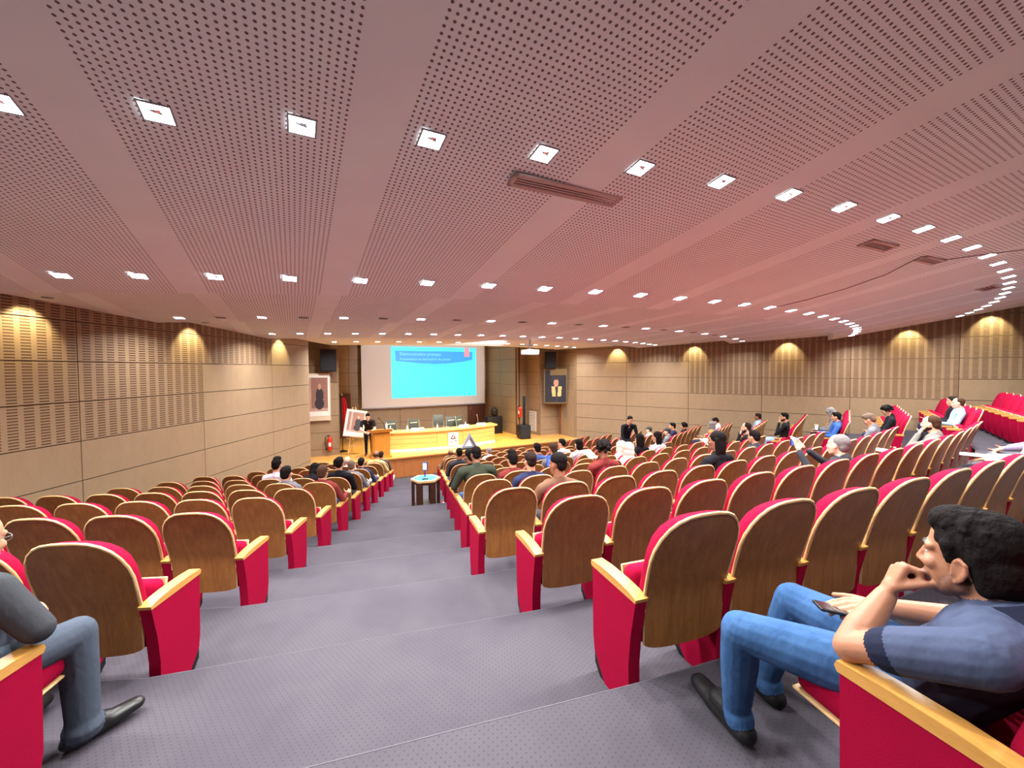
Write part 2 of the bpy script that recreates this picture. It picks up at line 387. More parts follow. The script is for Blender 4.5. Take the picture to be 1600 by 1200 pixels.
# wall washers
wd = bpy.data.lights.new('washer_lamp', 'SPOT'); wd.energy = WASH_W; wd.color = (1,.86,.50); wd.spot_size = math.radians(84); wd.spot_blend = .55; wd.shadow_soft_size = .03
ME_WR = MB().lathe([(.05,-.012),(.062,-.012),(.062,0),(.05,0)],16).mesh('trim_ring', M_GREY); ME_WG = MB().lathe([(.048,-.008),(.048,-.004)],16).mesh('diffuser', M_WASH)
def washer(x, y, rz, lab):
    u, v = to_uv(x,y); z = ZC+ceil_z(u_rho(u,v))
    t = thing('wall_washer', lab, 'ceiling light', at(x,y,z-.002,rz), 'wall washer lamps')
    link('trim_ring', ME_WR, t); link('diffuser', ME_WG, t); link('washer_lamp', wd, t, Matrix.Translation((0,0,-.04)) @ Matrix.Rotation(math.radians(36),4,'X'))
for i, yy in enumerate((5.6,8.4,11.5)): washer(wl(yy)+.36, yy, math.pi/2, f"warm ceiling spot lighting the left wall, {ORD[3-i]} from the stage")
washer(wl(2.2)+.36, 2.2, math.pi/2, "warm ceiling spot lighting the left wall, fourth from the stage")
for i, px in enumerate((965,1085,1230,1418,1545)):
    q = (px-800)/640; s_ = (RA.y*q-RA.x)/(rd.x-rd.y*q); p = RA+rd*s_-Vector((nr.x,nr.y))*.36
    washer(p.x, p.y, math.atan2(nr.y,nr.x)-math.pi/2, f"warm ceiling spot lighting the right wall, {ORD[i+1]} from the stage")
# stage spotlights (hidden behind the last ceiling edge)
sd = bpy.data.lights.new('stage_lamp', 'SPOT'); sd.energy = STAGE_W; sd.color = (1,.73,.26); sd.spot_size = math.radians(62); sd.spot_blend = .6; sd.shadow_soft_size = .06
ME_SP = MB().lathe([(.05,.0),(.075,.0),(.085,.16),(.06,.2),(.0,.2)],14).mesh('housing', M_BLACK)
for i, v in enumerate((-2.6,-1.0,.6,2.2)):
    x, y = uv2(13.3, v); p = Vector((x,y,ZC+1.45)); tx, ty = uv2(13.9+.3, v*.85); tgt = Vector((tx,ty,ZC-2.7))
    q = (p-tgt).to_track_quat('Z','Y').to_matrix().to_4x4()
    t = thing('stage_spotlight', f"black stage spotlight behind the ceiling edge, {ORD[i+1]} from the left", 'spotlight', Matrix.Translation(p) @ q, 'stage spotlights')
    link('housing', ME_SP, t); MB().box((0,0,.25),(.02,.02,.14)).build('bracket', M_BLACK, t); link('stage_lamp', sd, t, Matrix.Translation((0,0,-.03)))
# ---------------------------------------------------------------- auditorium chair
def chair_meshes():
    R = {}
    def yb(z): return -.2-.27*max(0,z-.60)+.06*max(0,.60-z)-.06*max(0,z-.8)       # rear face of the back shell
    W = lambda z: .236+.018*min(1,max(0,(z-.33)/.4))
    NX, NZ = 15, 13; QS = [math.sin(math.pi/2*(-1+2*j/(NX-1))) for j in range(NX)]
    def ztop(q): return .80+.232*(1-abs(q)**3.0)**.52
    def sheet(zb, top, shrink, yfun):
        P = []
        for i in range(NZ):
            t = i/(NZ-1)
            for q in QS:
                zt_ = ztop(q)-top; z = zb+(zt_-zb)*t
                if i == 0: z += .02*abs(q)**8
                P.append((q*(W(z)-shrink), yfun(z, q), z))
        return P
    Q = lambda i,j: i*NX+j
    def shell(rear, front, rimm):
        n = len(rear); fs = []; ms = []
        for i in range(NZ-1):
            for j in range(NX-1):
                fs.append((Q(i,j),Q(i,j+1),Q(i+1,j+1),Q(i+1,j))); fs.append(tuple(n+k for k in (Q(i,j),Q(i+1,j),Q(i+1,j+1),Q(i,j+1)))); ms += [0,0]
        rim = [Q(i,0) for i in range(NZ)]+[Q(NZ-1,j) for j in range(1,NX)]+[Q(i,NX-1) for i in range(NZ-2,-1,-1)]+[Q(0,j) for j in range(NX-2,0,-1)]
        for a, b in zip(rim, rim[1:]+rim[:1]): fs.append((a,b,n+b,n+a)); ms.append(rimm)
        mb = MB().add(rear+front, fs); mb.m = ms; return mb, rim
    rear = sheet(.33,0,0,lambda z,q: yb(z)+.022*q*q-.012); front = sheet(.33,0,0,lambda z,q: yb(z)+.022*q*q+.004)
    mb, rim = shell(rear, front, 1); R['back_shell'] = mb.mesh('back_shell', [M_BACK, M_EDGE], 50)
    eb = MB(); pts = [Vector(rear[k])*.5+Vector(front[k])*.5 for k in rim if rear[k][2] > .5]
    eb.tube([p+Vector((0,-.003,.0)) for p in pts], .0085, 6); R['edge_band'] = eb.mesh('edge_band', M_EDGE, 60)
    # cushion
    def thick(z, q):
        t = min(1,max(0,(z-.80)/.24)); return .018+(.066*(1-.42*t**4)+.008*math.sin((z-.42)*7))*(.3+.7*(1-abs(q)**5)**.5)*min(1,.45+(z-.42)*6)
    bk = sheet(.42,-.004,.004,lambda z,q: yb(z)+.022*q*q+.005); F = sheet(.42,.012,.012,lambda z,q: yb(z)+.022*q*q+.004+thick(z,q))
    mb, rim = shell(bk, F, 0); R['back_cushion'] = mb.mesh('back_cushion', M_RED, 60)
    # tipped-up seat and lowered seat
    for nm, Mx in (('up', Matrix.Translation((0,-.055,.495)) @ Matrix.Rotation(math.radians(78),4,'X')), ('down', Matrix.Translation((0,.185,.415)) @ Matrix.Rotation(math.radians(5),4,'X'))):
        dp = .37 if nm == 'up' else .44
        R['seat_cushion_'+nm] = MB().rbox((0,0,.0),(.47,dp,.12),.045,3,0,Mx).mesh('seat_cushion', M_RED, 60)
        R['seat_shell_'+nm] = MB().rbox((0,.0,-.060),(.462,dp-.008,.014),.005,1,0,Mx).mesh('seat_shell', M_EDGE, 40)
        R['seat_pan_'+nm] = MB().rbox((0,-.02,-.088),(.40,dp-.1,.03),.012,1,0,Mx).mesh('seat_pan', M_BLACK, 40)
    # arm: upholstered side panel, beech top, black toe
    side = [(-.155,.0),(-.15,.25),(-.165,.4),(-.205,.592),(.2,.592),(.19,.2),(.175,.12),(.07,.0)]
    R['side_panel'] = MB().prism(side, -.032, .032, 'x').mesh('side_panel', M_RED, 30)
    R['foot'] = MB().prism([(.06,.0),(.175,.122),(.172,.05),(.12,.0)], -.030, .030, 'x').mesh('foot', M_BLACK, 30)
    top = [(-.212,.610),(-.205,.590),(.205,.590),(.214,.606),(.208,.622),(.1,.630),(-.05,.630),(-.15,.622)]
    R['armrest'] = MB().prism(top, -.035, .035, 'x').mesh('armrest', M_ARMW, 30)
    return R
CM = chair_meshes()
def chair(key, down, end):
    x, y, rz, n = SEATS[key]; b, k, i = key
    if k == 0: lab = ['red seat with beech armrests under the young man, at right edge','empty red seat beyond the young man resting his chin'][i]
    else:
        blk = {'c':'centre row','l':'left block row','r':'right block row'}[b]; ail = {'c':'left aisle','l':'left aisle','r':'right aisle'}[b]
        st = 'occupied red seat' if down else 'tipped-up red seat'
        lab = f"{st} with wooden back, {ORD[i+1]} from {ail}, {ORD[k+(b == 'c')]} {blk} from camera"
    if b == 'r': i = n-1-i
    t = thing('auditorium_seat', lab, 'chair', at(x,y,ZF[k],rz), 'red auditorium seats')
    for nm in ('back_shell','edge_band','back_cushion'): link(nm, CM[nm], t)
    s = 'down' if down else 'up'
    for nm in ('seat_cushion','seat_shell','seat_pan'): link(nm, CM[nm+'_'+s], t)
    arms = {'c':[-.28],'l':[.28],'r':[-.28]}[b]+([{'c':.28,'l':-.28,'r':.28}[b]] if end else [])
    for ax in arms:
        for nm in ('side_panel','armrest','foot'): link(nm, CM[nm], t, Matrix.Translation((ax,0,0)))
    return t
TAKEN = {}      # filled by the audience list below: seat -> person
# ---------------------------------------------------------------- stage
ZS_ = ZC-3.13
sf0, sf1 = uv2(12.05,-6.2), uv2(12.05,5.6)
stage = tag(MB().box((0,3.2,ZS_/2),(11.6,6.2,ZS_-.02)).build('floor_stage', M_STAGEW, None, HALL @ at(-.2,12.12,0)), kind='structure')
random.seed(3)
for i in range(40):               # vertical boards on the stage front
    MB().box((-5.98+.29*i+.145, -.0+.10, ZS_/2),(.284,.03,ZS_-.03)).build('plank', M_STAGEW, stage)
for i in range(28):               # floor boards across the stage
    MB().box((0,.12+.22*i+.08,ZS_-.012),(11.7,.216,.024)).build('plank', M_STAGEF, stage)
MB().box((0,.07,ZS_-.02),(11.7,.05,.05)).build('nosing', M_STAGEW, stage)
# projection screen
scr = thing('projection_screen', 'large white projection screen hanging above the stage behind the desk', 'screen', HALL @ at(.05,17.55,ZC))
m_scr = plain('screen_cloth', (214,210,206), .8, var=.02)
MB().box((0,0,.0),(6.23,.02,3.38)).build('cloth', m_scr, scr, at(0,0,-.1)); MB().rbox((0,0,-1.81),(6.36,.07,.06),.02,2).build('bottom_bar', M_GREY, scr)
MB().rbox((0,0,1.63),(6.5,.16,.16),.04,2).build('roller_case', M_GREY, scr)
E_CY, E_BL, E_PK, E_TX, E_LN = emit('slide_cyan',(76,250,255),1.1), emit('slide_blue',(70,178,255),.85), emit('slide_pink',(255,168,178),.82), emit('slide_title',(150,245,255),.9), emit('slide_text',(64,214,226),.84)
sl = MB().box((.425,-.022,-.125),(4.37,.012,2.48)).build('slide', E_CY, scr)
bar = [(-2.0,.0),(1.98,.0),(1.98,-.42),(1.4,-.53),(.6,-.62),(-.1,-.64),(-.9,-.60),(-1.5,-.54),(-1.97,-.5)]
MB().prism([(x,z) for x,z in bar], -.006, .0, 'y').build('title_band', E_BL, scr, Matrix.Translation((.425,-.030,.92)))
MB().box((0,0,0),(.28,.008,.46)).build('ribbon', E_PK, scr, Matrix.Translation((2.10,-.042,.885)))
def text(body, size, mat_, parent, M, name='lettering', ext=.002):
    c = bpy.data.curves.new(name, 'FONT'); c.body = body; c.size = size; c.extrude = ext; c.resolution_u = 2
    o = bpy.data.objects.new(name, c); COL.objects.link(o); me = bpy.data.meshes.new_from_object(o.evaluated_get(bpy.context.evaluated_depsgraph_get()))
    bpy.data.objects.remove(o); me.materials.clear(); me.materials.append(mat_); return link(name, me, parent, M)
FX = Matrix.Rotation(math.pi/2,4,'X')
text('Démonstration pratique', .21, E_TX, scr, Matrix.Translation((-1.36,-.040,.70)) @ FX); text('Présentation et description du projet', .17, E_TX, scr, Matrix.Translation((-1.36,-.040,.47)) @ FX)
for i, ln in enumerate(('Introduction générale', 'Objectifs du projet', 'Méthodes et résultats', 'Conclusion et perspectives de travail')):
    text(ln, .12, E_LN, scr, Matrix.Translation((-1.24,-.032,.08-.18*i)) @ FX)
# curved conference desk
DX = -.50
dk = thing('conference_desk', 'long curved pale wooden conference desk on the stage below the screen', 'desk', HALL @ at(DX,13.05,ZS_))
def darc(x, o): return -.42*(1-(x/2.3)**2)+o+.42
def slab(x0, x1, o0, o1, z0, z1, n=16):
    mb = MB(); xs = [x0+(x1-x0)*i/n for i in range(n+1)]
    vs = [(x,darc(x,o),z) for z in (z0,z1) for o in (o0,o1) for x in xs]; N = n+1; fs = []
    for i in range(n): fs += [(i,i+1,N+i+1,N+i),(2*N+i,3*N+i,3*N+i+1,2*N+i+1),(i,2*N+i,2*N+i+1,i+1),(N+i,N+i+1,3*N+i+1,3*N+i)]
    fs += [(0,N,3*N,2*N),(n,2*N+n,3*N+n,N+n)]; return mb.add(vs, fs)
slab(-2.42,2.42,-.06,.62,.70,.755).build('desktop', M_DESK, dk); slab(-2.3,2.3,.03,.06,.0,.69).build('modesty_board', M_DESK, dk)
for j in range(3):
    for a, b in ((-2.28,-.42),(.68,2.28)): slab(a,b,.0,.029,.10+.195*j,.285+.195*j,10).build('panel', M_DESK, dk)
slab(-.41,.67,.0,.029,.10,.675,6).build('panel', M_DESK, dk); slab(-2.3,2.3,-.02,.03,.0,.09).build('plinth', M_WHITE, dk)
for sx in (-1,1): MB().box((sx*2.27,.42+.28,.35),(.04,.5,.69)).build('end_panel', M_DESK, dk)
lg = thing('desk_sign', 'white sign with dark triangular emblem on the desk front', 'sign', HALL @ at(-.25,13.02,ZS_))
MB().box((0,0,.37),(.42,.01,.52)).build('board', M_WHITE, lg)
M_INK = plain('dark_ink', (70,62,84), .6); M_RUST = plain('rust_ink', (168,96,74), .6)
MB().prism([(-.13,.36),(0,.58),(.0,.50),(-.07,.40),(.03,.40),(.03,.36)],-.012,-.005,'y').build('emblem', M_INK, lg)
MB().prism([(.02,.36),(.05,.36),(.12,.36),(.02,.54)],-.012,-.005,'y').build('emblem', M_RUST, lg)
text('PF', .13, M_INK, lg, Matrix.Translation((-.13,-.007,.2)) @ FX); MB().box((.09,-.008,.28),(.14,.006,.03)).build('emblem', M_INK, lg)
# triangular stand-up emblem at the foot of the desk
eb = thing('triangle_display', 'grey and white triangular emblem board standing before the desk', 'sign', HALL @ at(.25,12.55,ZS_))
MB().prism([(-.33,.05),(.33,.05),(0,.62)],-.03,.03,'y').build('board', plain('emblem_grey',(128,132,150),.5), eb)
MB().prism([(-.22,.12),(.1,.12),(-.03,.36)],-.036,-.03,'y').build('emblem', M_WHITE, eb); MB().prism([(.03,.46),(.27,.08),(.20,.08),(.0,.40)],-.036,-.03,'y').build('emblem', M_INK, eb)
MB().rbox((0,0,.025),(.8,.24,.05),.01).build('base', M_BLACK, eb)
# things on the desk
def onstage(name, label, cat, x, y, z, rz=0., group=None): return thing(name, label, cat, HALL @ at(x,y,ZS_+z,rz), group)
NCARD = [-2.0,-1.1,.9,1.75]
for i, (x, wd_) in enumerate(((-2.35,.34),(-1.3,.5),(.62,.4),(1.45,.42))):
    t = onstage('paper_sheet', f"white card standing on the conference desk, {ORD[i+1]} from left", 'paper', DX+x+.2, 13.05+darc(x+.2,.2), .757)
    MB().prism([(-.06,0),(.06,0),(0,.11)],-wd_/2,wd_/2,'x').build('card', M_WHITE, t)
for i, x in enumerate((-2.1,-1.5,-.35,.85)):
    t = onstage('water_bottle', f"clear water bottle standing on the conference desk, {ORD[i+1]} from left", 'bottle', DX+x, 13.05+darc(x,.12), .757)
    MB().lathe([(.0,0),(.034,.0),(.034,.15),(.014,.19),(.014,.205),(0,.205)],12).build('bottle_body', plain('clear_plastic',(216,224,226),.15,0,.5), t); MB().lathe([(.0,.205),(.017,.205),(.017,.228),(0,.228)],10).build('cap', M_WHITE, t)
for i, (x, h) in enumerate(((-1.0,.33),(1.5,.42))):
    t = onstage('desk_microphone', f"gooseneck microphone on the conference desk, {['left','right'][i]} one", 'microphone', DX+x, 13.05+darc(x,.2), .757)
    MB().rbox((0,0,.02),(.1,.13,.04),.012).build('base', M_GREY, t); MB().tube([(0,0,.03),(-.01,-.02,h*.6),(-.06,-.06,h)],.008,8).build('gooseneck', M_STEEL, t)
    MB().tube([(-.06,-.06,h),(-.085,-.085,h+.07)],[.014,.016],8).build('capsule', M_GREY, t)
M_OFF = plain('office_chair_mesh', (62,70,74), .5); M_OFF2 = plain('office_chair_frame', (150,158,160), .35, .3)
for i, x in enumerate((-1.75,-.85,.12,.72,1.18)):
    t = onstage('office_chair', f"grey office chair behind the conference desk, {ORD[i+1]} from left", 'chair', DX+x*1.05, 14.35+.05*abs(x), 0, [.0,.1,-.05,.1,.6][i]+math.pi)
    MB().rbox((0,0,.46),(.48,.46,.07),.03).build('seat', M_OFF, t)
    b_ = MB().rbox((0,0,0),(.44,.03,.46),.014,2).build('backrest', M_OFF, t, Matrix.Translation((0,-.24,.84+(.12 if i == 2 else 0))) @ Matrix.Rotation(.12,4,'X'))
    for sx in (-1,1): MB().tube([(sx*.22,-.2,.5),(sx*.225,-.26,.84),(sx*.21,-.30,1.08)],.014,8).build('back_frame', M_OFF2, t); MB().tube([(sx*.24,-.16,.5),(sx*.27,-.1,.68),(sx*.27,.16,.68)],.016,8).build('armrest', M_OFF2, t)
    MB().box((0,-.25,.9),(.3,.035,.05)).build('label_strip', M_WHITE, t)
    MB().tube([(0,0,.08),(0,0,.45)],.03,10).build('column', M_STEEL, t)
    for q in range(5): a = q*2*math.pi/5; MB().tube([(0,0,.09),(.26*math.cos(a),.26*math.sin(a),.05)],.018,6).build('leg', M_BLACK, t); MB().lathe([(0,0),(.025,.01),(.03,.03),(.0,.05)],8,0,Matrix.Translation((.26*math.cos(a),.26*math.sin(a),0))).build('caster', M_BLACK, t)
# lectern
lc = onstage('lectern', 'orange wooden lectern with slanted top at the left end of the stage', 'lectern', -3.14, 12.65, 0, .12)
MB().prism([(-.30,-.18),(.30,-.18),(.26,.22),(-.26,.22)],.0,.92).build('body', M_LECT, lc)
MB().add([(-.36,-.26,.92),(.36,-.26,.92),(.36,.28,.92),(-.36,.28,.92),(-.38,-.3,1.03),(.38,-.3,1.03),(.38,.3,.97),(-.38,.3,.97)],[(3,2,1,0),(4,5,6,7),(0,1,5,4),(1,2,6,5),(2,3,7,6),(3,0,4,7)]).build('top', M_LECT, lc)
MB().box((0,-.186,.46),(.5,.012,.8)).build('front_panel', M_LECT, lc); MB().box((0,0,.03),(.68,.5,.06)).build('base', M_LECT, lc)
for i, (x, h, l) in enumerate(((.18,.36,'black gooseneck microphone on the lectern top'),)):
    t = onstage('lectern_microphone', l, 'microphone', -3.14+x, 12.68, 1.0); MB().rbox((0,0,.02),(.08,.1,.03),.01).build('base', M_BLACK, t)
    MB().tube([(0,0,.03),(-.04,.03,.2),(-.16,.08,h)],.008,8).build('gooseneck', M_BLACK, t); MB().tube([(-.16,.08,h),(-.21,.1,h+.05)],.016,8).build('capsule', M_BLACK, t)
t = onstage('lectern_bottle', 'white bottle standing on the lectern top', 'bottle', -2.9, 12.72, 1.0); MB().lathe([(0,0),(.035,0),(.035,.16),(.014,.2),(.014,.22),(0,.22)],12).build('bottle_body', M_WHITE, t); MB().lathe([(0,.22),(.017,.22),(.017,.24),(0,.24)],10).build('cap', M_GREY, t)
# framed pictures: painted boards of small flat colour fields
def picture(nx, ny, w_, h_, fn, mats, parent, M):
    mb = MB()
    for j in range(ny+1):
        for i in range(nx+1): mb.v.append(((i/nx-.5)*w_, 0, (j/ny-.5)*h_))
    for j in range(ny):
        for i in range(nx): mb.f.append((j*(nx+1)+i, j*(nx+1)+i+1, (j+1)*(nx+1)+i+1, (j+1)*(nx+1)+i)); mb.m.append(fn((i+.5)/nx*2-1, (j+.5)/ny*2-1))
    return mb.build('picture', mats, parent, M)
M_SEP = plain('print_sepia', (150,112,100), .6, var=.35, nscale=18); M_SEP2 = plain('print_dark', (62,58,64), .6, var=.3); M_SEP3 = plain('print_skin', (196,150,128), .6); M_SEP4 = plain('print_light', (190,160,146), .6, var=.25, nscale=14)
M_FR = plain('frame_cream', (214,200,176), .5); M_FRB = plain('frame_bronze', (128,112,78), .4, .2); M_NIGHT = plain('print_navy', (48,50,58), .6, var=.25); M_GOLD = plain('print_stole', (214,190,128), .6)
def p_seated(x, y):               # generic seated man in a dark robe before a sepia room
    if (x-.28)**2/.02+(y-.47)**2/.03 < 1: return 2
    if (x-.28)**2/.12+(y+.05)**2/.2 < 1: return 1
    if (x-.25)**2/.16+(y+.55)**2/.12 < 1: return 1
    return 3 if (abs(x+.55) < .12 or y < -.82) else 0
def p_grad(x, y):                 # generic graduate in cap, dark gown and pale stole
    if y > .40+.1*x and y < .60 and abs(x-.05) < .52-.6*(y-.4): return 1
    if (x-.05)**2/.05+(y-.22)**2/.07 < 1: return 2
    if y < .0 and abs(abs(x-.1)-.32-.12*y) < .17 and y > -.62: return 3
    if abs(x-.1) < .10 and y < -.05: return 1
    return 4 if y > .68 and x > -.5 else 0
wf = Matrix.Translation((-7.06,14.76,ZC-.95)) @ Matrix.Rotation(math.atan2(.57,1.18),4,'Z') @ Matrix.Rotation(.10,4,'X')
t = thing('wall_portrait', 'large framed sepia portrait hung tilted on the left wing wall', 'picture', wf @ Matrix.Translation((-.0,-.16,.0)))
MB().box((0,.0,0),(.92,.03,1.72)).build('frame', M_FR, t); MB().box((0,-.018,.06),(.84,.006,1.5)).build('mount', M_WHITE, t)
picture(36,56,.74,1.22,p_seated,[M_SEP,M_SEP2,M_SEP3,M_SEP4],t,Matrix.Translation((0,-.023,.1)))
P = (1.72,18.95)
t = thing('wall_portrait', 'dark framed portrait of a graduate in cap across the right corner', 'picture', Matrix.Translation((2.02,19.0,ZC-.80)) @ Matrix.Rotation(math.radians(-3),4,'Z') @ Matrix.Rotation(.06,4,'X'))
MB().box((0,0,0),(1.08,.04,1.62)).build('frame', M_FRB, t); picture(44,64,.98,1.5,p_grad,[M_NIGHT,M_SEP2,M_SEP3,M_GOLD,M_FRB],t,Matrix.Translation((0,-.022,0)))
es = onstage('easel', 'pale wooden easel standing at the left of the stage', 'easel', -3.85, 13.6, 0, .1)
for nm, a, b in (('leg',(-.26,0,0),(-.03,.2,1.75)),('leg',(.30,0,0),(.06,.2,1.75)),('rear_leg',(.0,.62,0),(.01,.2,1.6))): MB().tube([a,b],.02,8).build(nm, M_EDGE, es)
MB().box((.02,.06,.62),(.62,.05,.04)).build('ledge', M_EDGE, es); MB().box((.02,.05,.34),(.44,.03,.04)).build('crossbar', M_EDGE, es)
t = onstage('easel_portrait', 'framed sepia portrait resting tilted on the wooden easel', 'picture', -3.85, 13.58, 1.16, .1); t.matrix_world = t.matrix_world @ Matrix.Rotation(-.14,4,'X') @ Matrix.Rotation(.2,4,'Y')
MB().box((0,0,0),(.74,.03,1.0)).build('frame', M_FR, t); MB().box((0,-.017,.0),(.66,.006,.92)).build('mount', M_WHITE, t); picture(36,48,.58,.74,p_seated,[M_SEP,M_SEP2,M_SEP3,M_SEP4],t,Matrix.Translation((0,-.022,.05)))
# flag
fl = onstage('flag', 'red flag hanging from its pole beside the easel', 'flag', -4.22, 14.4, 0)
MB().tube([(0,0,0),(0,0,2.15)],.016,8).build('pole', M_DWOOD, fl); MB().lathe([(0,0),(.17,0),(.17,.03),(.03,.07),(0,.07)],16).build('base', M_BLACK, fl); MB().lathe([(0,2.15),(.03,2.17),(.0,2.27)],8).build('finial', plain('brass',(190,150,70),.3,.9), fl)
fm = MB(); nu, nz = 14, 12
for j in range(nz+1):
    for i in range(nu+1):
        s = i/nu; tt = j/nz; fm.v.append((.02+(.10+.30*tt)*s, .05*math.sin(s*13+tt*2)*(.4+tt), 2.08-1.45*tt-.12*s*tt))
for j in range(nz):
    for i in range(nu): a = j*(nu+1)+i; fm.f.append((a,a+1,a+nu+2,a+nu+1)); fm.m.append(0)
fo = fm.build('cloth', fabric('flag_red',(186,34,44),.15,60), fl); so = fo.modifiers.new('s','SOLIDIFY'); so.thickness = .006
# extinguishers
def extinguisher(label, M):
    t = thing('fire_extinguisher', label, 'extinguisher', M); r_ = plain('extinguisher_red', (206,44,30), .3, 0, .5)
    MB().lathe([(.0,0),(.075,.0),(.082,.02),(.082,.40),(.06,.46),(.025,.49),(.025,.52),(0,.52)],16).build('cylinder', r_, t); MB().tube([(.02,0,.53),(-.09,-.02,.56)],.012,6).build('handle', M_BLACK, t)
    MB().tube([(-.02,0,.53),(-.14,-.03,.5),(-.16,-.03,.25),(-.12,-.03,.12)],.013,8).build('hose', M_BLACK, t); MB().tube([(-.12,-.03,.12),(-.11,-.03,.02)],[.014,.03],8).build('nozzle', M_BLACK, t)
    MB().box((0,-.082,.22),(.08,.01,.14)).build('label', M_WHITE, t); MB().box((0,.09,.3),(.05,.03,.2)).build('bracket', M_STEEL, t)
extinguisher('red fire extinguisher on the left wing wall under the portrait', at(-6.66,14.86,ZC-2.92,.45)); extinguisher('red fire extinguisher on the right stage wall beside the column speaker', at(.38,19.25,ZC-2.25,-1.0))
# speakers
def wallspeaker(label, M):
    t = thing('wall_speaker', label, 'speaker', M); MB().prism([(-.26,-.2),(.26,-.2),(.2,.16),(-.2,.16)],-.39,.39).build('cabinet', M_BLACK, t)
    MB().box((0,-.205,0),(.46,.012,.7)).build('grille', plain('speaker_grille',(34,36,40),.7), t); MB().tube([(0,.1,-.36),(0,.22,-.5),(0,.3,-.5)],.025,8).build('bracket', M_STEEL, t)
wallspeaker('black loudspeaker on the left wing wall above the portrait', Matrix.Translation((-6.56,14.66,ZC+.36)) @ Matrix.Rotation(.4,4,'Z') @ Matrix.Rotation(.1,4,'X'))
wallspeaker('black loudspeaker on the right wing wall above the graduate portrait', Matrix.Translation((1.75,19.0,ZC+.41)) @ Matrix.Rotation(.1,4,'Z') @ Matrix.Rotation(.1,4,'X'))
t = thing('column_speaker', 'black column loudspeaker on its subwoofer at the right of the stage', 'speaker', at(.52,18.45,ZS_+.02,.3))
MB().rbox((0,0,.30),(.50,.52,.60),.02).build('subwoofer', M_BLACK, t); MB().box((0,-.262,.30),(.44,.01,.5)).build('grille', plain('speaker_grille',(34,36,40),.7), t); MB().rbox((.02,0,1.25),(.10,.12,1.3),.015).build('column', M_BLACK, t)
t = thing('monitor_speaker', 'small round black floor monitor behind the desk near the back corner', 'speaker', HALL @ at(2.75,15.6,ZS_,0)); MB().rbox((0,0,.42),(.8,.4,.84),.02).build('cabinet', M_BLACK, t); MB().rbox((.05,0,1.05),(.34,.3,.42),.13,3).build('monitor', M_BLACK, t)
# doors, grilles, posts
dl = tag(MB().box((0,0,1.02),(.95,.04,2.05)).build('door_1', wood('door_brown',(104,62,48),(80,46,36),(8,8,1)), None, HALL @ at(-4.0,17.80,ZS_)), kind='structure'); MB().tube([(.36,-.05,1.0),(.36,-.05,1.14)],.012,6).build('door_handle', M_STEEL, dl)
dl = tag(MB().box((0,0,1.02),(1.0,.04,2.05)).build('door_2', wood('door_brown',(104,62,48),(80,46,36),(8,8,1)), None, HALL @ at(2.8,17.80,ZS_)), kind='structure'); MB().tube([(-.36,-.05,1.0),(-.36,-.05,1.14)],.012,6).build('door_handle', M_STEEL, dl)
al = math.atan2(RA.y-19.8, RA.x-2.26)
t = tag(MB().box((.05,-.0,0),(.11,.09,2.35)).build('trim_1', wood('post_brown',(150,98,66),(120,74,46),(8,8,1)), None, Matrix.Translation((2.29,19.6,ZC-2.1)) @ Matrix.Rotation(al,4,'Z')), kind='structure')
t = tag(MB().box((.72,-.05,0),(1.2,.03,2.2)).build('door_3', M_PANEL, None, Matrix.Translation((2.26,19.8,ZC-2.1)) @ Matrix.Rotation(al,4,'Z')), kind='structure')
for dx in (.66,.80): MB().tube([(dx,-.10,-.2),(dx,-.10,.32)],.014,8).build('door_handle', M_STEEL, t)
pl = math.atan2(20.1-19.3,.72-1.32)
t = thing('floor_grille', 'pale louvred ventilation grille low on the right stage pillar', 'vent', Matrix.Translation((1.02,19.7,ZC-2.5)) @ Matrix.Rotation(pl,4,'Z'))
MB().box((0,.03,0),(.5,.02,.95)).build('frame', M_WHITE, t)
for i in range(11): MB().box((0,.045,-.42+.084*i),(.44,.012,.03),0).build('slat', M_GREY, t)
# projector on its ceiling pole
pz = ZC+.50
pj = thing('projector', 'white projector hanging from the ceiling on a short pole', 'projector', at(.53,12.05,pz,AX+.1))
MB().rbox((0,0,0),(.42,.36,.15),.025,2).build('body', plain('projector_white',(236,238,236),.35), pj); MB().lathe([(.0,0),(.06,0),(.07,.06),(.0,.06)],14,0,Matrix.Translation((-.1,.18,.0)) @ Matrix.Rotation(-math.pi/2,4,'X')).build('lens', M_BLACK, pj)
MB().box((.06,-.182,.0),(.22,.012,.07)).build('rear_vent', M_GREY, pj); MB().tube([(0,0,.07),(0,0,.42)],.025,8).build('pole', M_STEEL, pj); MB().box((-.12,0,.2),(.5,.04,.03)).build('crossbar', M_STEEL, pj); MB().lathe([(0,.40),(.07,.40),(.07,.43),(0,.43)],12).build('ceiling_plate', M_STEEL, pj)
pjl = bpy.data.lights.new('projector_beam','SPOT'); pjl.energy = 1500; pjl.color = (.86,.9,1); pjl.spot_size = math.radians(44); pjl.spot_blend = .35; pjl.shadow_soft_size = .03
pq = (Vector((.53,12.05,pz))-Vector(uv2(17.5,0)+(ZC-.1,))).to_track_quat('Z','Y').to_matrix().to_4x4()
po = bpy.data.objects.new('projector_beam', pjl); COL.objects.link(po); po.matrix_world = Matrix.Translation((.53+.3*UX,12.05+.3*UY,pz)) @ pq
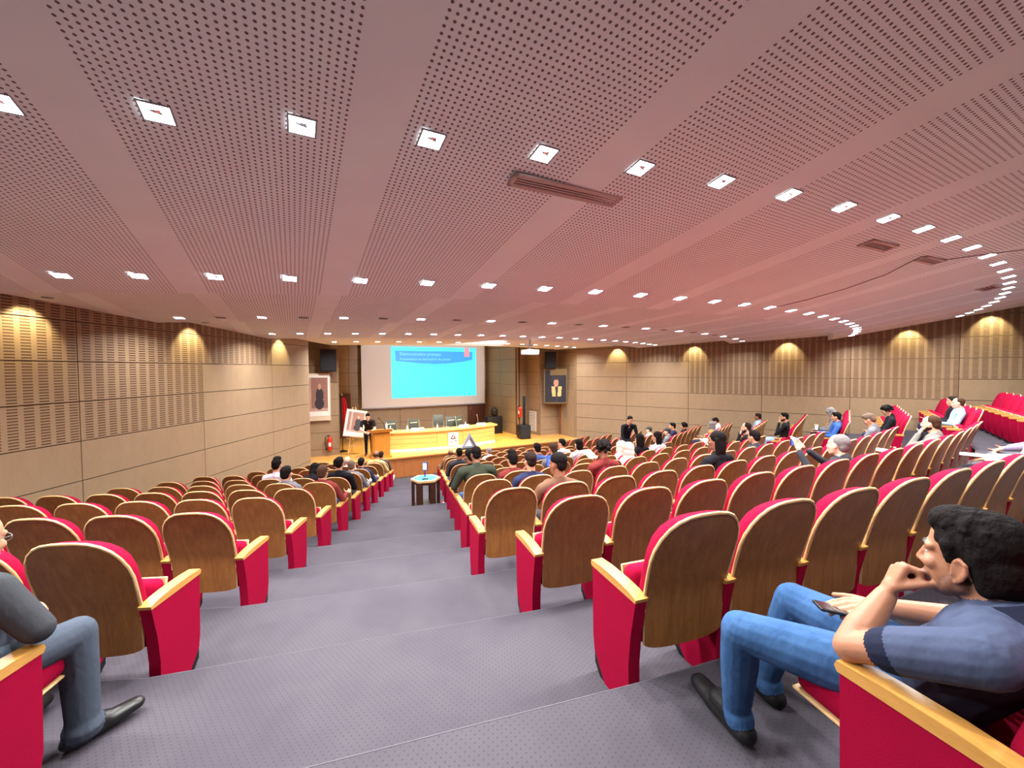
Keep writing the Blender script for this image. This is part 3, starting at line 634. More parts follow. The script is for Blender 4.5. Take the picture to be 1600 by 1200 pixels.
# ceiling vents and the loose cable
def vent(px, py, w_, d_, rz, label, dark):
    lo, hi = .6, 30
    for it in range(50):
        s = (lo+hi)/2; X = (px-800)/640*s; zz = (577-py)/640*s; u, v = to_uv(X,s); r_ = u_rho(u,v)
        if zz < ceil_z(r_): lo = s
        else: hi = s
    ang = -math.atan(.178) if r_ < 2 else 0
    t = thing('air_vent', label, 'vent', Matrix.Translation((X,s,ZC+ceil_z(r_)-.004)) @ Matrix.Rotation(AX+rz,4,'Z') @ Matrix.Rotation(ang,4,'X'), 'ceiling air vents')
    mv = plain('vent_pink', (186,166,158), .6); md = plain('vent_dark', dark, .7)
    for a in (-1,1): MB().box((a*w_/2,0,-.006),(.03,d_+.03,.016)).build('frame', mv, t); MB().box((0,a*d_/2,-.006),(w_+.03,.03,.016)).build('frame', mv, t)
    MB().box((0,0,-.001),(w_,d_,.004)).build('backing', md, t)
    for i in range(4): MB().box((0,-d_/2+d_*(i+.7)/4.4,-.006),(w_-.03,.012,.012)).build('slat', mv, t)
vent(887,302,.90,.11,-.04,'long slotted air vent in the middle of the ceiling, nearest one',(96,60,56)); vent(1367,388,.50,.12,-.05,'dark slotted air vent in the ceiling towards the right, larger one',(70,34,28)); vent(1447,411,.46,.11,-.05,'dark slotted air vent with a cable passing it, right ceiling',(52,26,24)); vent(1540,454,.36,.2,0,'square pale air vent at the right end of the ceiling',(150,110,100))
def on_ceiling(px, py):
    lo, hi = .6, 40
    for it in range(50):
        s = (lo+hi)/2; u, v = to_uv((px-800)/640*s,s); r_ = u_rho(u,v)
        if (577-py)/640*s < ceil_z(r_): lo = s
        else: hi = s
    return ((px-800)/640*s, s, ZC+ceil_z(r_)-.012)
tag(MB().tube([on_ceiling(*p) for p in ((1200,484),(1260,470),(1320,453),(1380,432),(1415,414),(1435,404),(1470,410),(1530,402),(1600,394))],.0045,6).build('ceiling_cable', plain('cable_brown',(96,52,48),.6)), 'thin dark cable running along the ceiling past the dark vents', 'cable')
# ---------------------------------------------------------------- aisle table and what is round it
zt = ZF[8]
tb = thing('hexagonal_table', 'dark wooden hexagonal side table standing in the left aisle', 'table', at(-2.0,9.35,zt,.25))
hexa = [(.34*math.cos(math.pi/3*i), .34*math.sin(math.pi/3*i)) for i in range(6)]
MB().prism(hexa,.62,.66).build('tabletop', M_EDGE, tb); MB().prism([(x*.92,y*.92) for x,y in hexa],.56,.62).build('apron', M_DWOOD, tb)
MB().prism([(x*.9,y*.9) for x,y in hexa],.03,.07).build('bottom_shelf', M_DWOOD, tb)
for i in range(6): x, y = hexa[i]; MB().rbox((0,0,.31),(.13,.07,.62),.008,1).build('leg', M_DWOOD, tb, Matrix.Translation((x*.84,y*.84,0)) @ Matrix.Rotation(math.pi/3*i+math.pi/2,4,'Z'))
cl = tag(MB().prism([(x*.8,y*.8) for x,y in hexa],.661,.667).build('table_cloth', fabric('blue_cloth',(84,178,216),.2,80), None, at(-2.0,9.35,zt,.25)), 'blue mat lying on the hexagonal aisle table', 'mat')
t = thing('bottle', 'small bottle with white label standing on the hexagonal table', 'bottle', at(-2.03,9.42,zt+.668)); MB().lathe([(0,0),(.016,0),(.014,.16),(.0,.16)],10).build('stem', plain('navy_plastic',(40,56,110),.4), t); MB().rbox((0,0,.24),(.10,.05,.16),.015).build('label', M_WHITE, t); MB().rbox((0,.012,.24),(.13,.05,.20),.02).build('body', plain('navy_plastic',(40,56,110),.4), t)
t = thing('remote_control', 'small dark remote lying on the blue mat of the aisle table', 'remote', at(-1.98,9.2,zt+.668,.4)); MB().rbox((0,0,.012),(.14,.05,.022),.006).build('body', M_BLACK, t); MB().rbox((.03,0,.024),(.05,.03,.004),.001,1).build('keypad', M_GREY, t)
t = thing('tray', 'round red edged tray on the aisle floor beside the hexagonal table', 'tray', at(-1.55,9.5,zt)); MB().lathe([(0,0),(.15,.0),(.17,.03),(.16,.03),(.145,.012),(0,.012)],20).build('dish', plain('tray_red',(200,70,64),.4), t); MB().lathe([(0,.012),(.13,.012),(.13,.016),(0,.016)],18).build('paper_liner', M_WHITE, t); text('SPORT', .055, M_BLACK, t, Matrix.Translation((-.09,-.02,.018)))
tag(MB().tube([(-2.2,9.15,ZF[8]+.008),(-2.35,9.08,ZF[8]+.008),(-2.52,8.95,ZF[8]+.008),(-2.62,8.86,ZF[8]+.008)],.007,6).build('floor_cable', M_BLACK), 'thin black cable curling on the aisle carpet by the table', 'cable')
# ---------------------------------------------------------------- people: joined limbs fused into one skin per body
SKIN, TOP, LEG, SHOE, ACC, EYEW, BEARD, LIP = range(8)
def V(*a): return Vector(a)
class Body:
    def __init__(s): s.p = []
    def c(s, p1, r1, p2, r2, m, flat=None, ff=1.): s.p.append(('c',Vector(p1),r1,Vector(p2),r2,m,Vector(flat).normalized() if flat else None,ff)); return s
    def e(s, c, r, m, R=None): s.p.append(('e',Vector(c),Vector(r),R or Matrix.Identity(3),m)); return s
    def xf(s, M):
        R = M.to_3x3(); q = []
        for a in s.p:
            if a[0] == 'c': q.append(('c',M@a[1],a[2],M@a[3],a[4],a[5],(R@a[6]) if a[6] else None,a[7]))
            else: q.append(('e',M@a[1],a[2],R@a[3],a[4]))
        s.p = q; return s
    def add(s, o): s.p += o.p; return s
    def mesh(s, name, mats, voxel=.012, smooth=3, soft=False):
        mb = MB(); S = 14
        for a in s.p:
            if a[0] == 'e':
                vs = []; fs = []; nr_ = 10
                for i in range(1,nr_):
                    t = math.pi*i/nr_
                    for k in range(S): f = 2*math.pi*k/S; vs.append(a[1]+a[3]@Vector((a[2].x*math.sin(t)*math.cos(f), a[2].y*math.sin(t)*math.sin(f), a[2].z*math.cos(t))))
                n = len(vs); vs += [a[1]+a[3]@Vector((0,0,a[2].z)), a[1]-a[3]@Vector((0,0,a[2].z))]
                for i in range(nr_-2):
                    for k in range(S): fs.append((i*S+k,(i+1)*S+k,(i+1)*S+(k+1)%S,i*S+(k+1)%S))
                for k in range(S): fs.append((n,k,(k+1)%S)); fs.append((n+1,(nr_-2)*S+(k+1)%S,(nr_-2)*S+k))
                mb.add(vs, fs)
            else:
                _, p1, r1, p2, r2, m, fl, ff = a; d = p2-p1; L = d.length; d = d/L if L > 1e-6 else Vector((0,0,1))
                x = d.orthogonal().normalized(); y = d.cross(x); rings = []
                for t in (-80,-55,-28,0): rings.append((p1+d*r1*math.sin(math.radians(t)), r1*math.cos(math.radians(t))))
                for t in (0,28,55,80): rings.append((p2+d*r2*math.sin(math.radians(t)), r2*math.cos(math.radians(t))))
                vs = []; fs = []
                for c, r in rings:
                    for k in range(S):
                        o = (x*math.cos(2*math.pi*k/S)+y*math.sin(2*math.pi*k/S))*r
                        if fl: o = o+fl*(o.dot(fl)*(ff-1))
                        vs.append(c+o)
                for i in range(len(rings)-1):
                    for k in range(S): fs.append((i*S+k,i*S+(k+1)%S,(i+1)*S+(k+1)%S,(i+1)*S+k))
                fs += [tuple(range(S))[::-1], tuple((len(rings)-1)*S+k for k in range(S))]
                mb.add(vs, fs)
        me0 = bpy.data.meshes.new('t'); me0.from_pydata(mb.v, [], mb.f)
        o = bpy.data.objects.new('t', me0); COL.objects.link(o)
        r = o.modifiers.new('r','REMESH'); r.mode = 'VOXEL'; r.voxel_size = voxel; r.use_smooth_shade = True
        if smooth: q = o.modifiers.new('s','SMOOTH'); q.factor = .5; q.iterations = smooth
        dg = bpy.context.evaluated_depsgraph_get(); me = bpy.data.meshes.new_from_object(o.evaluated_get(dg)); me.name = name
        bpy.data.objects.remove(o); bpy.data.meshes.remove(me0)
        n = len(me.polygons); C = np.empty(n*3); me.polygons.foreach_get('center', C); C = C.reshape(-1,3)
        best = np.full(n, 1e9); idx = np.zeros(n, int); w_ = {BEARD:np.zeros(n), LIP:np.zeros(n)}
        for a in s.p:
            if a[0] == 'e':
                q_ = (C-np.array(a[1])) @ np.array(a[3]); rad = np.array(a[2]); k = np.linalg.norm(q_/rad,axis=1); dd = (k-1)*rad.min(); m = a[4]
            else:
                p1, r1, p2, r2, m, fl, ff = a[1:]; p = C-np.array(p1); d = np.array(p2-p1); L2 = max(d@d,1e-9); t = np.clip(p@d/L2,0,1)
                o_ = p-t[:,None]*d
                if fl: f_ = np.array(fl); o_ = o_+((o_@f_)*(1/ff-1))[:,None]*f_
                dd = np.linalg.norm(o_,axis=1)-(r1+t*(r2-r1))
            if soft and m in (BEARD, LIP):
                w_[m] = np.maximum(w_[m], np.clip(1-(dd-.001)/(.011 if m == BEARD else .0035),0,1)); m = SKIN
            u = dd < best; best[u] = dd[u]; idx[u] = m
        if soft:
            at_ = me.attributes.new('tint','FLOAT_COLOR','FACE'); cc = np.zeros((n,4),np.float32); cc[:,0] = w_[BEARD]; cc[:,1] = w_[LIP]; cc[:,3] = 1; at_.data.foreach_set('color', cc.ravel())
        for m in mats: me.materials.append(m)
        me.polygons.foreach_set('material_index', idx.astype(np.int32)); me.polygons.foreach_set('use_smooth', np.ones(n,bool)); me.update(); return me
def headM(c, yaw=0, pitch=0, roll=0): return Matrix.Translation(c) @ Matrix.Rotation(yaw,4,'Z') @ Matrix.Rotation(pitch,4,'X') @ Matrix.Rotation(roll,4,'Y')
def head(beard=False, fine=False):
    b = Body(); e, c = b.e, b.c
    e((0,-.012,.042),(.073,.094,.083),SKIN); e((0,.024,-.02),(.060,.066,.088),SKIN); e((0,.050,-.092),(.030,.030,.024),BEARD if beard else SKIN)
    for s in (-1,1):
        c((s*.054,-.005,-.055),.020,(s*.016,.058,-.094),.018,BEARD if beard else SKIN)
        c((s*.048,.062,.028),.011,(s*.010,.082,.026),.010,SKIN); e((s*.040,.060,-.018),(.022,.022,.020),SKIN)
        (None if fine else e((s*.0765,-.006,-.012),(.009,.020,.031),SKIN)); c((s*.047,.0765,.034),.0045,(s*.014,.088,.034),.005,EYEW if fine else ACC)
        e((s*.013,.089,-.030),(.009,.011,.008),SKIN)
        if fine:
            E_ = [V(s*.076,.004,.010),V(s*.084,-.010,.024),V(s*.088,-.026,.014),V(s*.086,-.026,-.008),V(s*.081,-.016,-.028),V(s*.076,-.002,-.040)]
            for q in range(5): c(E_[q],.0052,E_[q+1],.0056 if q < 4 else .0075,SKIN)
            e((s*.076,-.010,-.006),(.0055,.016,.027),SKIN); c((s*.077,.004,.008),.005,(s*.077,.006,-.026),.005,SKIN)
        else: e((s*.030,.0775,.008),(.011,.008,.006),EYEW)
    if fine:
        for s in (-1,1): e((s*.031,.0725,.0175),(.0150,.0105,.0062),SKIN); e((s*.031,.0725,-.0025),(.0135,.0095,.0042),SKIN)
    c((0,.083,.020),.008,(0,.103,-.024),.0105,SKIN); e((0,.104,-.027),(.011,.010,.010),SKIN)
    e((0,.083,-.056),(.022,.011,.0065),LIP); e((0,.081,-.066),(.019,.011,.0065),LIP); e((0,.074,-.060),(.034,.02,.026),BEARD if beard else SKIN)
    if beard:
        for s in (-1,1): c((s*.062,-.002,-.03),.012,(s*.05,.02,-.066),.020,BEARD)
    return b
def hand(b, wrist, f, s, curl=(.5,.6,.5), L=1., tc=.4, m=SKIN, th=(.55,.75,.25)):   # f: towards fingertips, s: towards the thumb side
    f = Vector(f).normalized(); s = Vector(s); s = (s-f*s.dot(f)).normalized(); n = f.cross(s)      # n: palm normal side chosen by sign below
    w = Vector(wrist); b.c(w,.026*L,w+f*.03*L,.027*L,m,n,.75)
    ks = [(.030,.092,.072),(.010,.097,.080),(-.011,.093,.074),(-.031,.084,.058)]
    for o, l, fl in ks:
        k = w+f*l*L+s*o*L; b.c(w+f*.02*L+s*o*.6*L,.0135*L,k,.0115*L,m)
        d = (f+s*o).normalized(); a = 0; p = k; r = .0098*L
        for q, ph in enumerate((.46,.30,.24)):
            a += curl[q]; dd = d*math.cos(a)+n*math.sin(a); p2 = p+dd*fl*ph*L; b.c(p,r,p2,r*.92,m); p = p2; r *= .92
    p = w+f*.028*L+s*.022*L; d = (f*th[0]+s*th[1]+n*th[2]).normalized()
    for q, (l, r) in enumerate(((.042,.0135),(.032,.0112),(.026,.0098))):
        dd = (d*math.cos(tc*q)+(n*.7+f*.5).normalized()*math.sin(tc*q)).normalized(); p2 = p+dd*l*L; b.c(p,r*L,p2,r*.93*L,m); p = p2
def seated(neck=(0,-.06,1.06), hc=(0,-.03,1.215), yaw=0, pitch=0, arms='lap', beard=False, lean=0, wide=1., knees=.13, legs='bent', roll=0):
    b = Body(); c, e = b.c, b.e; nk = Vector(neck); pel = V(0,.03,.535); ch = pel.lerp(nk,.70)
    c(pel,.155*wide,pel.lerp(nk,.40),.140*wide,TOP,(0,1,0),.72); c(pel.lerp(nk,.40),.140*wide,ch,.165*wide,TOP,(0,1,0),.66)
    e(pel+V(0,.02,-.02),(.175*wide,.14,.10),LEG)
    sh = {}
    for s in (-1,1):
        S_ = nk+V(s*.19*wide,-.005,-.075); sh[s] = S_; c(nk+V(0,-.005,-.03),.058,S_+V(-s*.02,0,.01),.062*wide,TOP)
        c(ch+V(s*.06,0,.02),.11*wide,ch+V(s*.09*wide,0,.06),.095*wide,TOP,(0,1,0),.75)
        if legs == 'bent':
            k = V(s*knees,.44,.51); a = V(s*knees*1.05,.44,.09); t = V(s*knees*1.15,.60,.035)
        else: k = V(s*knees,.50,.46); a = V(s*knees*1.1,.86,.12); t = V(s*knees*1.5,.92,.24)
        c(pel+V(s*.085,.02,-.01),.088,k,.064,LEG); c(k,.064,a,.046,LEG); c(a+V(0,-.02,-.04),.042,t,.036,SHOE,(0,0,1),.8)
        if arms == 'lap': el, wr = S_+V(s*.06,.13,-.26), V(s*.09,.34,.64)
        elif arms == 'rest': el, wr = S_+V(s*.10,.10,-.24), V(s*.27,.30,.675)
        elif arms == 'chin' and s == -1: el, wr = V(-.2,.16,.74), Vector(hc)+V(-.05,.10,-.13)
        elif arms == 'chin': el, wr = S_+V(.06,.13,-.25), V(-.02,.27,.66)
        elif arms == 'phone': el, wr = S_+V(s*.08,.10,-.22), Vector(hc)+V(s*.08+.0,.30,-.10)
        elif arms == 'phoneside': el, wr = (S_+V(s*.08,.14,-.16), Vector(hc)+V(-.20+s*.06,.27,-.05))
        elif arms == 'head' and s == 1: el, wr = S_+V(.20,.08,.10), Vector(hc)+V(.09,-.02,.03)
        else: el, wr = S_+V(s*.06,.13,-.26), V(s*.09,.34,.64)
        c(S_,.062*wide,el,.048*wide,TOP); c(el,.047*wide,el.lerp(wr,.85),.035,TOP)
        f = (wr-el).normalized(); hand(b, wr, f+V(0,0,-.2) if arms in ('lap','rest') else f+V(-s*.3,0,.2), V(-s,.2,.2), (.35,.4,.3))
    h = Vector(hc); c(nk+V(0,-.015,-.05),.058,h+V(0,-.025,-.06),.055,SKIN); c(nk+V(0,-.012,-.035),.070,nk+V(0,-.008,.012),.063,TOP)
    b.add(head(beard).xf(headM(h,yaw,pitch,roll))); return b, headM(h,yaw,pitch,roll)
HAIRB = {}
def hair_body(kind):
    b = Body(); e = b.e
    if kind == 'short': e((0,-.020,.052),(.081,.098,.086),0); e((0,-.062,.005),(.072,.050,.075),0); e((0,.03,.100),(.060,.050,.034),0)
    elif kind == 'fade': e((0,-.018,.062),(.079,.099,.078),0); e((0,-.062,.012),(.068,.046,.068),0)
    elif kind == 'tall': e((0,-.020,.052),(.081,.098,.086),0); e((0,-.062,.005),(.072,.050,.075),0); e((0,.015,.125),(.068,.085,.045),0)
    elif kind == 'curly':
        random.seed(11)
        for i in range(46):
            a = random.uniform(0,2*math.pi); z = random.uniform(-.02,.12); r = .092*math.sqrt(max(.05,1-((z-.03)/.12)**2)); x, y = r*math.cos(a)*.92, -.02+r*math.sin(a)*1.05
            if y > .045 and z < .06: continue
            e((x,y,z),(.026,.026,.026),0)
        e((0,-.02,.06),(.085,.098,.088),0)
    elif kind == 'bald':
        for s in (-1,1): b.c((s*.068,.0,.015),.016,(s*.05,-.08,.0),.022,0)
        b.c((-.05,-.082,.0),.026,(.05,-.082,.0),.026,0)
    elif kind == 'thin': e((0,-.028,.048),(.078,.090,.084),0); e((0,-.062,.0),(.07,.048,.07),0)
    elif kind == 'long': e((0,-.020,.052),(.086,.100,.088),0); e((0,-.065,-.06),(.085,.052,.15),0); [b.c((s*.078,-.02,.03),.028,(s*.074,-.03,-.15),.026,0) for s in (-1,1)]
    elif kind == 'bob': e((0,-.020,.050),(.088,.104,.088),0); e((0,-.05,-.04),(.090,.07,.10),0)
    elif kind == 'hijab':
        e((0,-.020,.046),(.092,.112,.100),0); e((0,-.03,-.04),(.096,.10,.11),0); b.c((0,-.02,-.09),.088,(0,-.045,-.19),.125,0); b.c((0,.045,-.12),.040,(0,.03,-.2),.09,0)
        for s in (-1,1): b.c((s*.070,.045,.06),.022,(s*.060,.055,-.09),.024,0)
        b.c((-.06,.055,.085),.02,(.06,.055,.085),.02,0)
    elif kind == 'cap': e((0,-.012,.062),(.086,.102,.070),0); b.c((0,.07,.055),.045,(0,.115,.045),.05,0,(0,0,1),.22); e((0,-.06,.0),(.07,.045,.06),0)
    return b
HAIRC = {'black':(26,22,22),'dark':(42,32,28),'brown':(70,50,38),'grey':(122,119,118),'greybrown':(104,88,76)}
def hairmat(col): return fabric('hair_'+col, HAIRC[col] if isinstance(col,str) else col, .35, 90, .75, 60)
def hairmesh(kind):
    if kind not in HAIRB: HAIRB[kind] = hair_body(kind).mesh('hair', [hairmat('black')], .010 if kind != 'curly' else .008, 1)
    return HAIRB[kind]
POSES = {}
def pose(key, **kw):
    if key not in POSES:
        b, hm = seated(**kw); POSES[key] = (b.mesh('person', [M_SKINS[0],fabric('cloth_black',(32,32,36)),fabric('cloth_black',(32,32,36)),M_BLACK,hairmat('black'),M_BLACK,hairmat('dark'),M_LIP], .0135, 2), hm)
    return POSES[key]
M_SKINS = [plain('skin_tan',(196,146,116),.5,0,.3,.08,14), plain('skin_brown',(142,98,74),.5,0,.3,.08,14), plain('skin_fair',(222,178,152),.5,0,.3,.08,14)]
M_LIP = plain('lip',(150,92,82),.5)
CLO = {'black':(34,34,38),'white':(214,218,226),'navy':(44,50,78),'denim':(70,104,146),'grey':(112,114,120),'blue':(78,104,164),'olive':(62,68,56),'brown':(112,84,66),'sand':(190,170,120),
       'charcoal':(58,60,66),'lightblue':(150,178,210),'orange':(206,130,72),'pink':(226,196,186),'cream':(228,220,202),'purple':(128,122,150),'plaid':(120,118,112),'maroon':(120,52,50),'royal':(58,92,160)}
def cloth(n): return fabric('cloth_'+n, CLO[n], .2, 160, .9, 16)
def person(M, label, pk, pkw, skin=0, top='black', legs='navy', shoe='black', hair=('short','black'), beard='dark', group='seated audience'):
    me, hm = pose(pk, **pkw); p = link('person', me, None, M); tag(p, label, 'person', group)
    for i, m in enumerate([M_SKINS[skin], cloth(top), cloth(legs), cloth(shoe), hairmat(hair[1] if hair[1] in ('black','dark','brown') else 'dark'), M_BLACK, hairmat(beard), M_LIP]):
        p.material_slots[i].link = 'OBJECT'; p.material_slots[i].material = m
    if hair:
        nm = 'headscarf' if hair[0] == 'hijab' else 'cap' if hair[0] == 'cap' else 'hair'
        h = link(nm, hairmesh(hair[0]), p, hm); h.material_slots[0].link = 'OBJECT'; h.material_slots[0].material = hairmat(hair[1]) if hair[1] in HAIRC else cloth(hair[1])
    return p, hm
def smatrix(key, dx=0, dy=0, dz=0, rz=0): x, y, a, n = SEATS[key]; return at(x,y,ZF[key[1]],a) @ at(dx,dy,dz,rz)
K = dict
PO = {'n':K(), 'l':K(yaw=.5,arms='rest'), 'r':K(yaw=-.5,arms='lap'), 'd':K(neck=(0,.0,1.0),hc=(0,.07,1.12),pitch=-.55,arms='lap'), 's':K(neck=(0,-.10,.97),hc=(0,-.06,1.11),arms='rest',legs='bent'),
      'c':K(neck=(0,-.03,1.03),hc=(-.02,.02,1.18),arms='chin',yaw=.2,beard=True), 'b':K(beard=True,arms='rest',yaw=.25), 'w':K(wide=1.22,neck=(0,-.02,1.09),hc=(0,.03,1.25),arms='rest'), 'p':K(arms='phone',pitch=-.25,neck=(0,-.03,1.04),hc=(0,.0,1.19)),
      'f':K(neck=(0,.16,.94),hc=(0,.28,1.04),pitch=-.4,arms='lap'), 'x':K(legs='out',neck=(0,-.09,1.0),hc=(0,-.06,1.15),arms='lap'), 'ps':K(arms='phoneside',neck=(0,-.08,.93),hc=(0,-.02,1.07),pitch=.05), 'm':K(neck=(0,-.08,.99),hc=(0,-.05,1.14),arms='rest'), 'ml':K(neck=(0,-.08,.99),hc=(0,-.05,1.14),arms='rest',yaw=.4), 'sc':K(arms='chin',neck=(0,-.08,.95),hc=(-.01,-.02,1.10),beard=True)}
#  seat, pose, skin, top, legs, hair, label, (dx,dy,dz)
AUD = [
 (('l',7,2),'n',0,'white','navy',('tall','black'),'person with thick black hair in a white shirt in the left block'),
 (('l',6,1),'s',0,'grey','navy',('short','black'),'person with black hair just in front of the one in white'),
 (('l',7,1),'f',0,'black','black',('bob','black'),'person with dark hair bending low behind a left seat back'),
 (('l',6,0),'s',0,'maroon','navy',('short','brown'),'person with short brown hair low in a left aisle seat'),
 (('l',9,1),'s',0,'black','navy',('short','black'),'person with short black hair leftmost near the stage'),
 (('l',10,1),'s',2,'cream','navy',('bald','grey'),'bald pale headed person near the stage on the left'),
 (('l',8,0),'s',2,'grey','navy',('thin','greybrown'),'person with thinning grey hair in the left aisle seat'),
 (('l',9,0),'s',0,'navy','navy',('fade','black'),'person with dark cropped hair at the left aisle near the stage'),
 (('l',7,0),'n',0,'black','black',('short','black'),'person in a black jacket with neat black hair at the left aisle'),
 (('l',11,0),'b',1,'sand','charcoal',('bald','dark'),'balding person in a sand coloured jacket near the stage'),
 (('l',12,0),'x',0,'charcoal','charcoal',('short','dark'),'person stretching legs with cream shoes into the aisle'),
 (('c',5,0),'w',1,'olive','denim',('fade','black'),'broad person in a dark green jacket at the aisle'),
 (('c',6,0),'l',1,'black','navy',('short','black'),'person in black looking left beside the green jacket'),
 (('c',8,0),'n',1,'charcoal','navy',('fade','black'),'person with cropped hair by the aisle before the stage'),
 (('c',11,0),'s',1,'brown','charcoal',('bald','dark'),'bald brown skinned person at the front left of the centre block'),
 (('c',9,1),'s',0,'black','navy',('short','black'),'person with round black hair near the triangular emblem'),
 (('c',10,2),'s',2,'white','navy',('thin','grey'),'grey haired person in white near the stage'),
 (('c',7,3),'n',0,'blue','navy',('short','black'),'person in a blue shirt below the column speaker'),
 (('c',5,1),'m',0,'maroon','navy',('tall','black'),'person with tall black hair right of the green jacket'),
 (('c',4,1),'m',0,'navy','navy',('fade','dark'),'person in a dark vest with cropped hair sides'),
 (('c',3,1),'ml',1,'brown','charcoal',('fade','black'),'person in a brown jacket turning to a blue phone'),
 (('c',6,3),'n',0,'grey','navy',('short','brown'),'person with full brown hair behind the blue shirt'),
 (('c',8,5),'l',0,'white','navy',('short','black'),'person in a white shirt turned to the left, centre'),
 (('c',7,5),'n',2,'white','black',('bob','black'),'person with a black bob and white collar'),
 (('c',4,3),'n',1,'maroon','navy',('curly','black'),'person with curly black hair low in the centre block'),
 (('c',6,6),'s',2,'cream','navy',('hijab','cream'),'person in a cream headscarf below the standing figure'),
 (('c',5,5),'s',2,'pink','navy',('hijab','pink'),'person in a pink headscarf beside the cream headscarf'),
 (('c',6,7),'n',0,'black','black',('long','black'),'person with long black hair right of the pink headscarf'),
 (('r',9,2),'s',2,'cream','navy',('cap','olive'),'person in an olive cap by the right wall'),
 (('r',8,0),'s',2,'grey','navy',('cap','charcoal'),'person in a dark cap beside the olive cap'),
 (('c',6,8),'l',0,'white','navy',('long','black'),'person with dark hair and a white hooded top'),
 (('r',8,1),'l',0,'navy','navy',('short','black'),'person in a navy jacket facing left in the right block'),
 (('r',8,3),'s',0,'black','navy',('curly','black'),'person with dark curls behind the navy jacket'),
 (('r',7,2),'s',2,'orange','navy',('hijab','grey'),'person in a grey headscarf and orange top'),
 (('r',7,4),'d',0,'white','navy',('short','black'),'person in white bending behind the grey headscarf'),
 (('c',3,5),'l',1,'black','black',('long','black'),'person with long black hair in front of the white papers'),
 (('c',5,12),'c',2,'black','black',('thin','dark'),'person in a black sweater with hand on the face'),
 (('c',4,9),'s',0,'charcoal','navy',('short','black'),'person with a low black head in front of the black sweater'),
 (('r',6,5),'s',1,'lightblue','navy',('short','dark'),'person in a pale shirt highest by the right wall'),
 (('r',5,1),'c',0,'black','lightblue',('short','black'),'bearded person in black with chin in hand, right block'),
 (('r',4,2),'d',2,'grey','black',('hijab','grey'),'person in a patterned grey headscarf bowed over a bag'),
 (('r',4,0),'s',0,'royal','navy',('short','black'),'person in a bright blue jacket in a red seat'),
 (('c',2,6),'ps',2,'charcoal','navy',('thin','grey'),'grey haired person raising a phone to take a picture'),
 (('r',3,0),'d',0,'black','navy',('curly','black'),'person with a large curly black head'),
 (('c',3,14),'d',0,'grey','navy',('short','greybrown'),'grey haired person bowed beside the curly head'),
 (('c',2,11),'sc',2,'plaid','denim',('thin','brown'),'balding person in grey checks with a fist on the chin'),
 (('r',2,2),'s',0,'black','navy',('short','dark'),'person in black partly hidden in the right block'),
 (('r',2,1),'s',2,'lightblue','charcoal',('thin','brown'),'balding person in a blue grey jacket in the right block'),
 (('c',1,10),'x',0,'cream','charcoal',('short','black'),'person in dark trousers with papers at the right edge'),
 (('c',1,12),'n',0,'purple','grey',('short','black'),'person in purple grey at the far right edge'),
]
for a in AUD: TAKEN[a[0]] = a
for s in (('c',0,0),('l',1,0)): TAKEN[s] = True
for key in SEATS:
    b, k, i = key; n = SEATS[key][3]
    if k == 0 and i > 1: continue
    px = proj(SEATS[key][0], SEATS[key][1], ZF[k]+.8)
    if (px[0] < -250 or px[0] > 1850 or px == (-9e3,-9e3)) and k > 0 and not (key in TAKEN): continue
    chair(key, key in TAKEN, i == n-1)
for a in AUD:
    key, pk, sk, tp, lg_, hr, lab = a[:7]; d = a[7] if len(a) > 7 else (0,0,0)
    yaw = {'c':0,'l':0,'r':0}[key[0]]
    p, hm = person(smatrix(key,*d), lab, pk, PO[pk], sk, tp, lg_, 'cream' if key == ('l',12,0) else 'black', hr, 'dark')
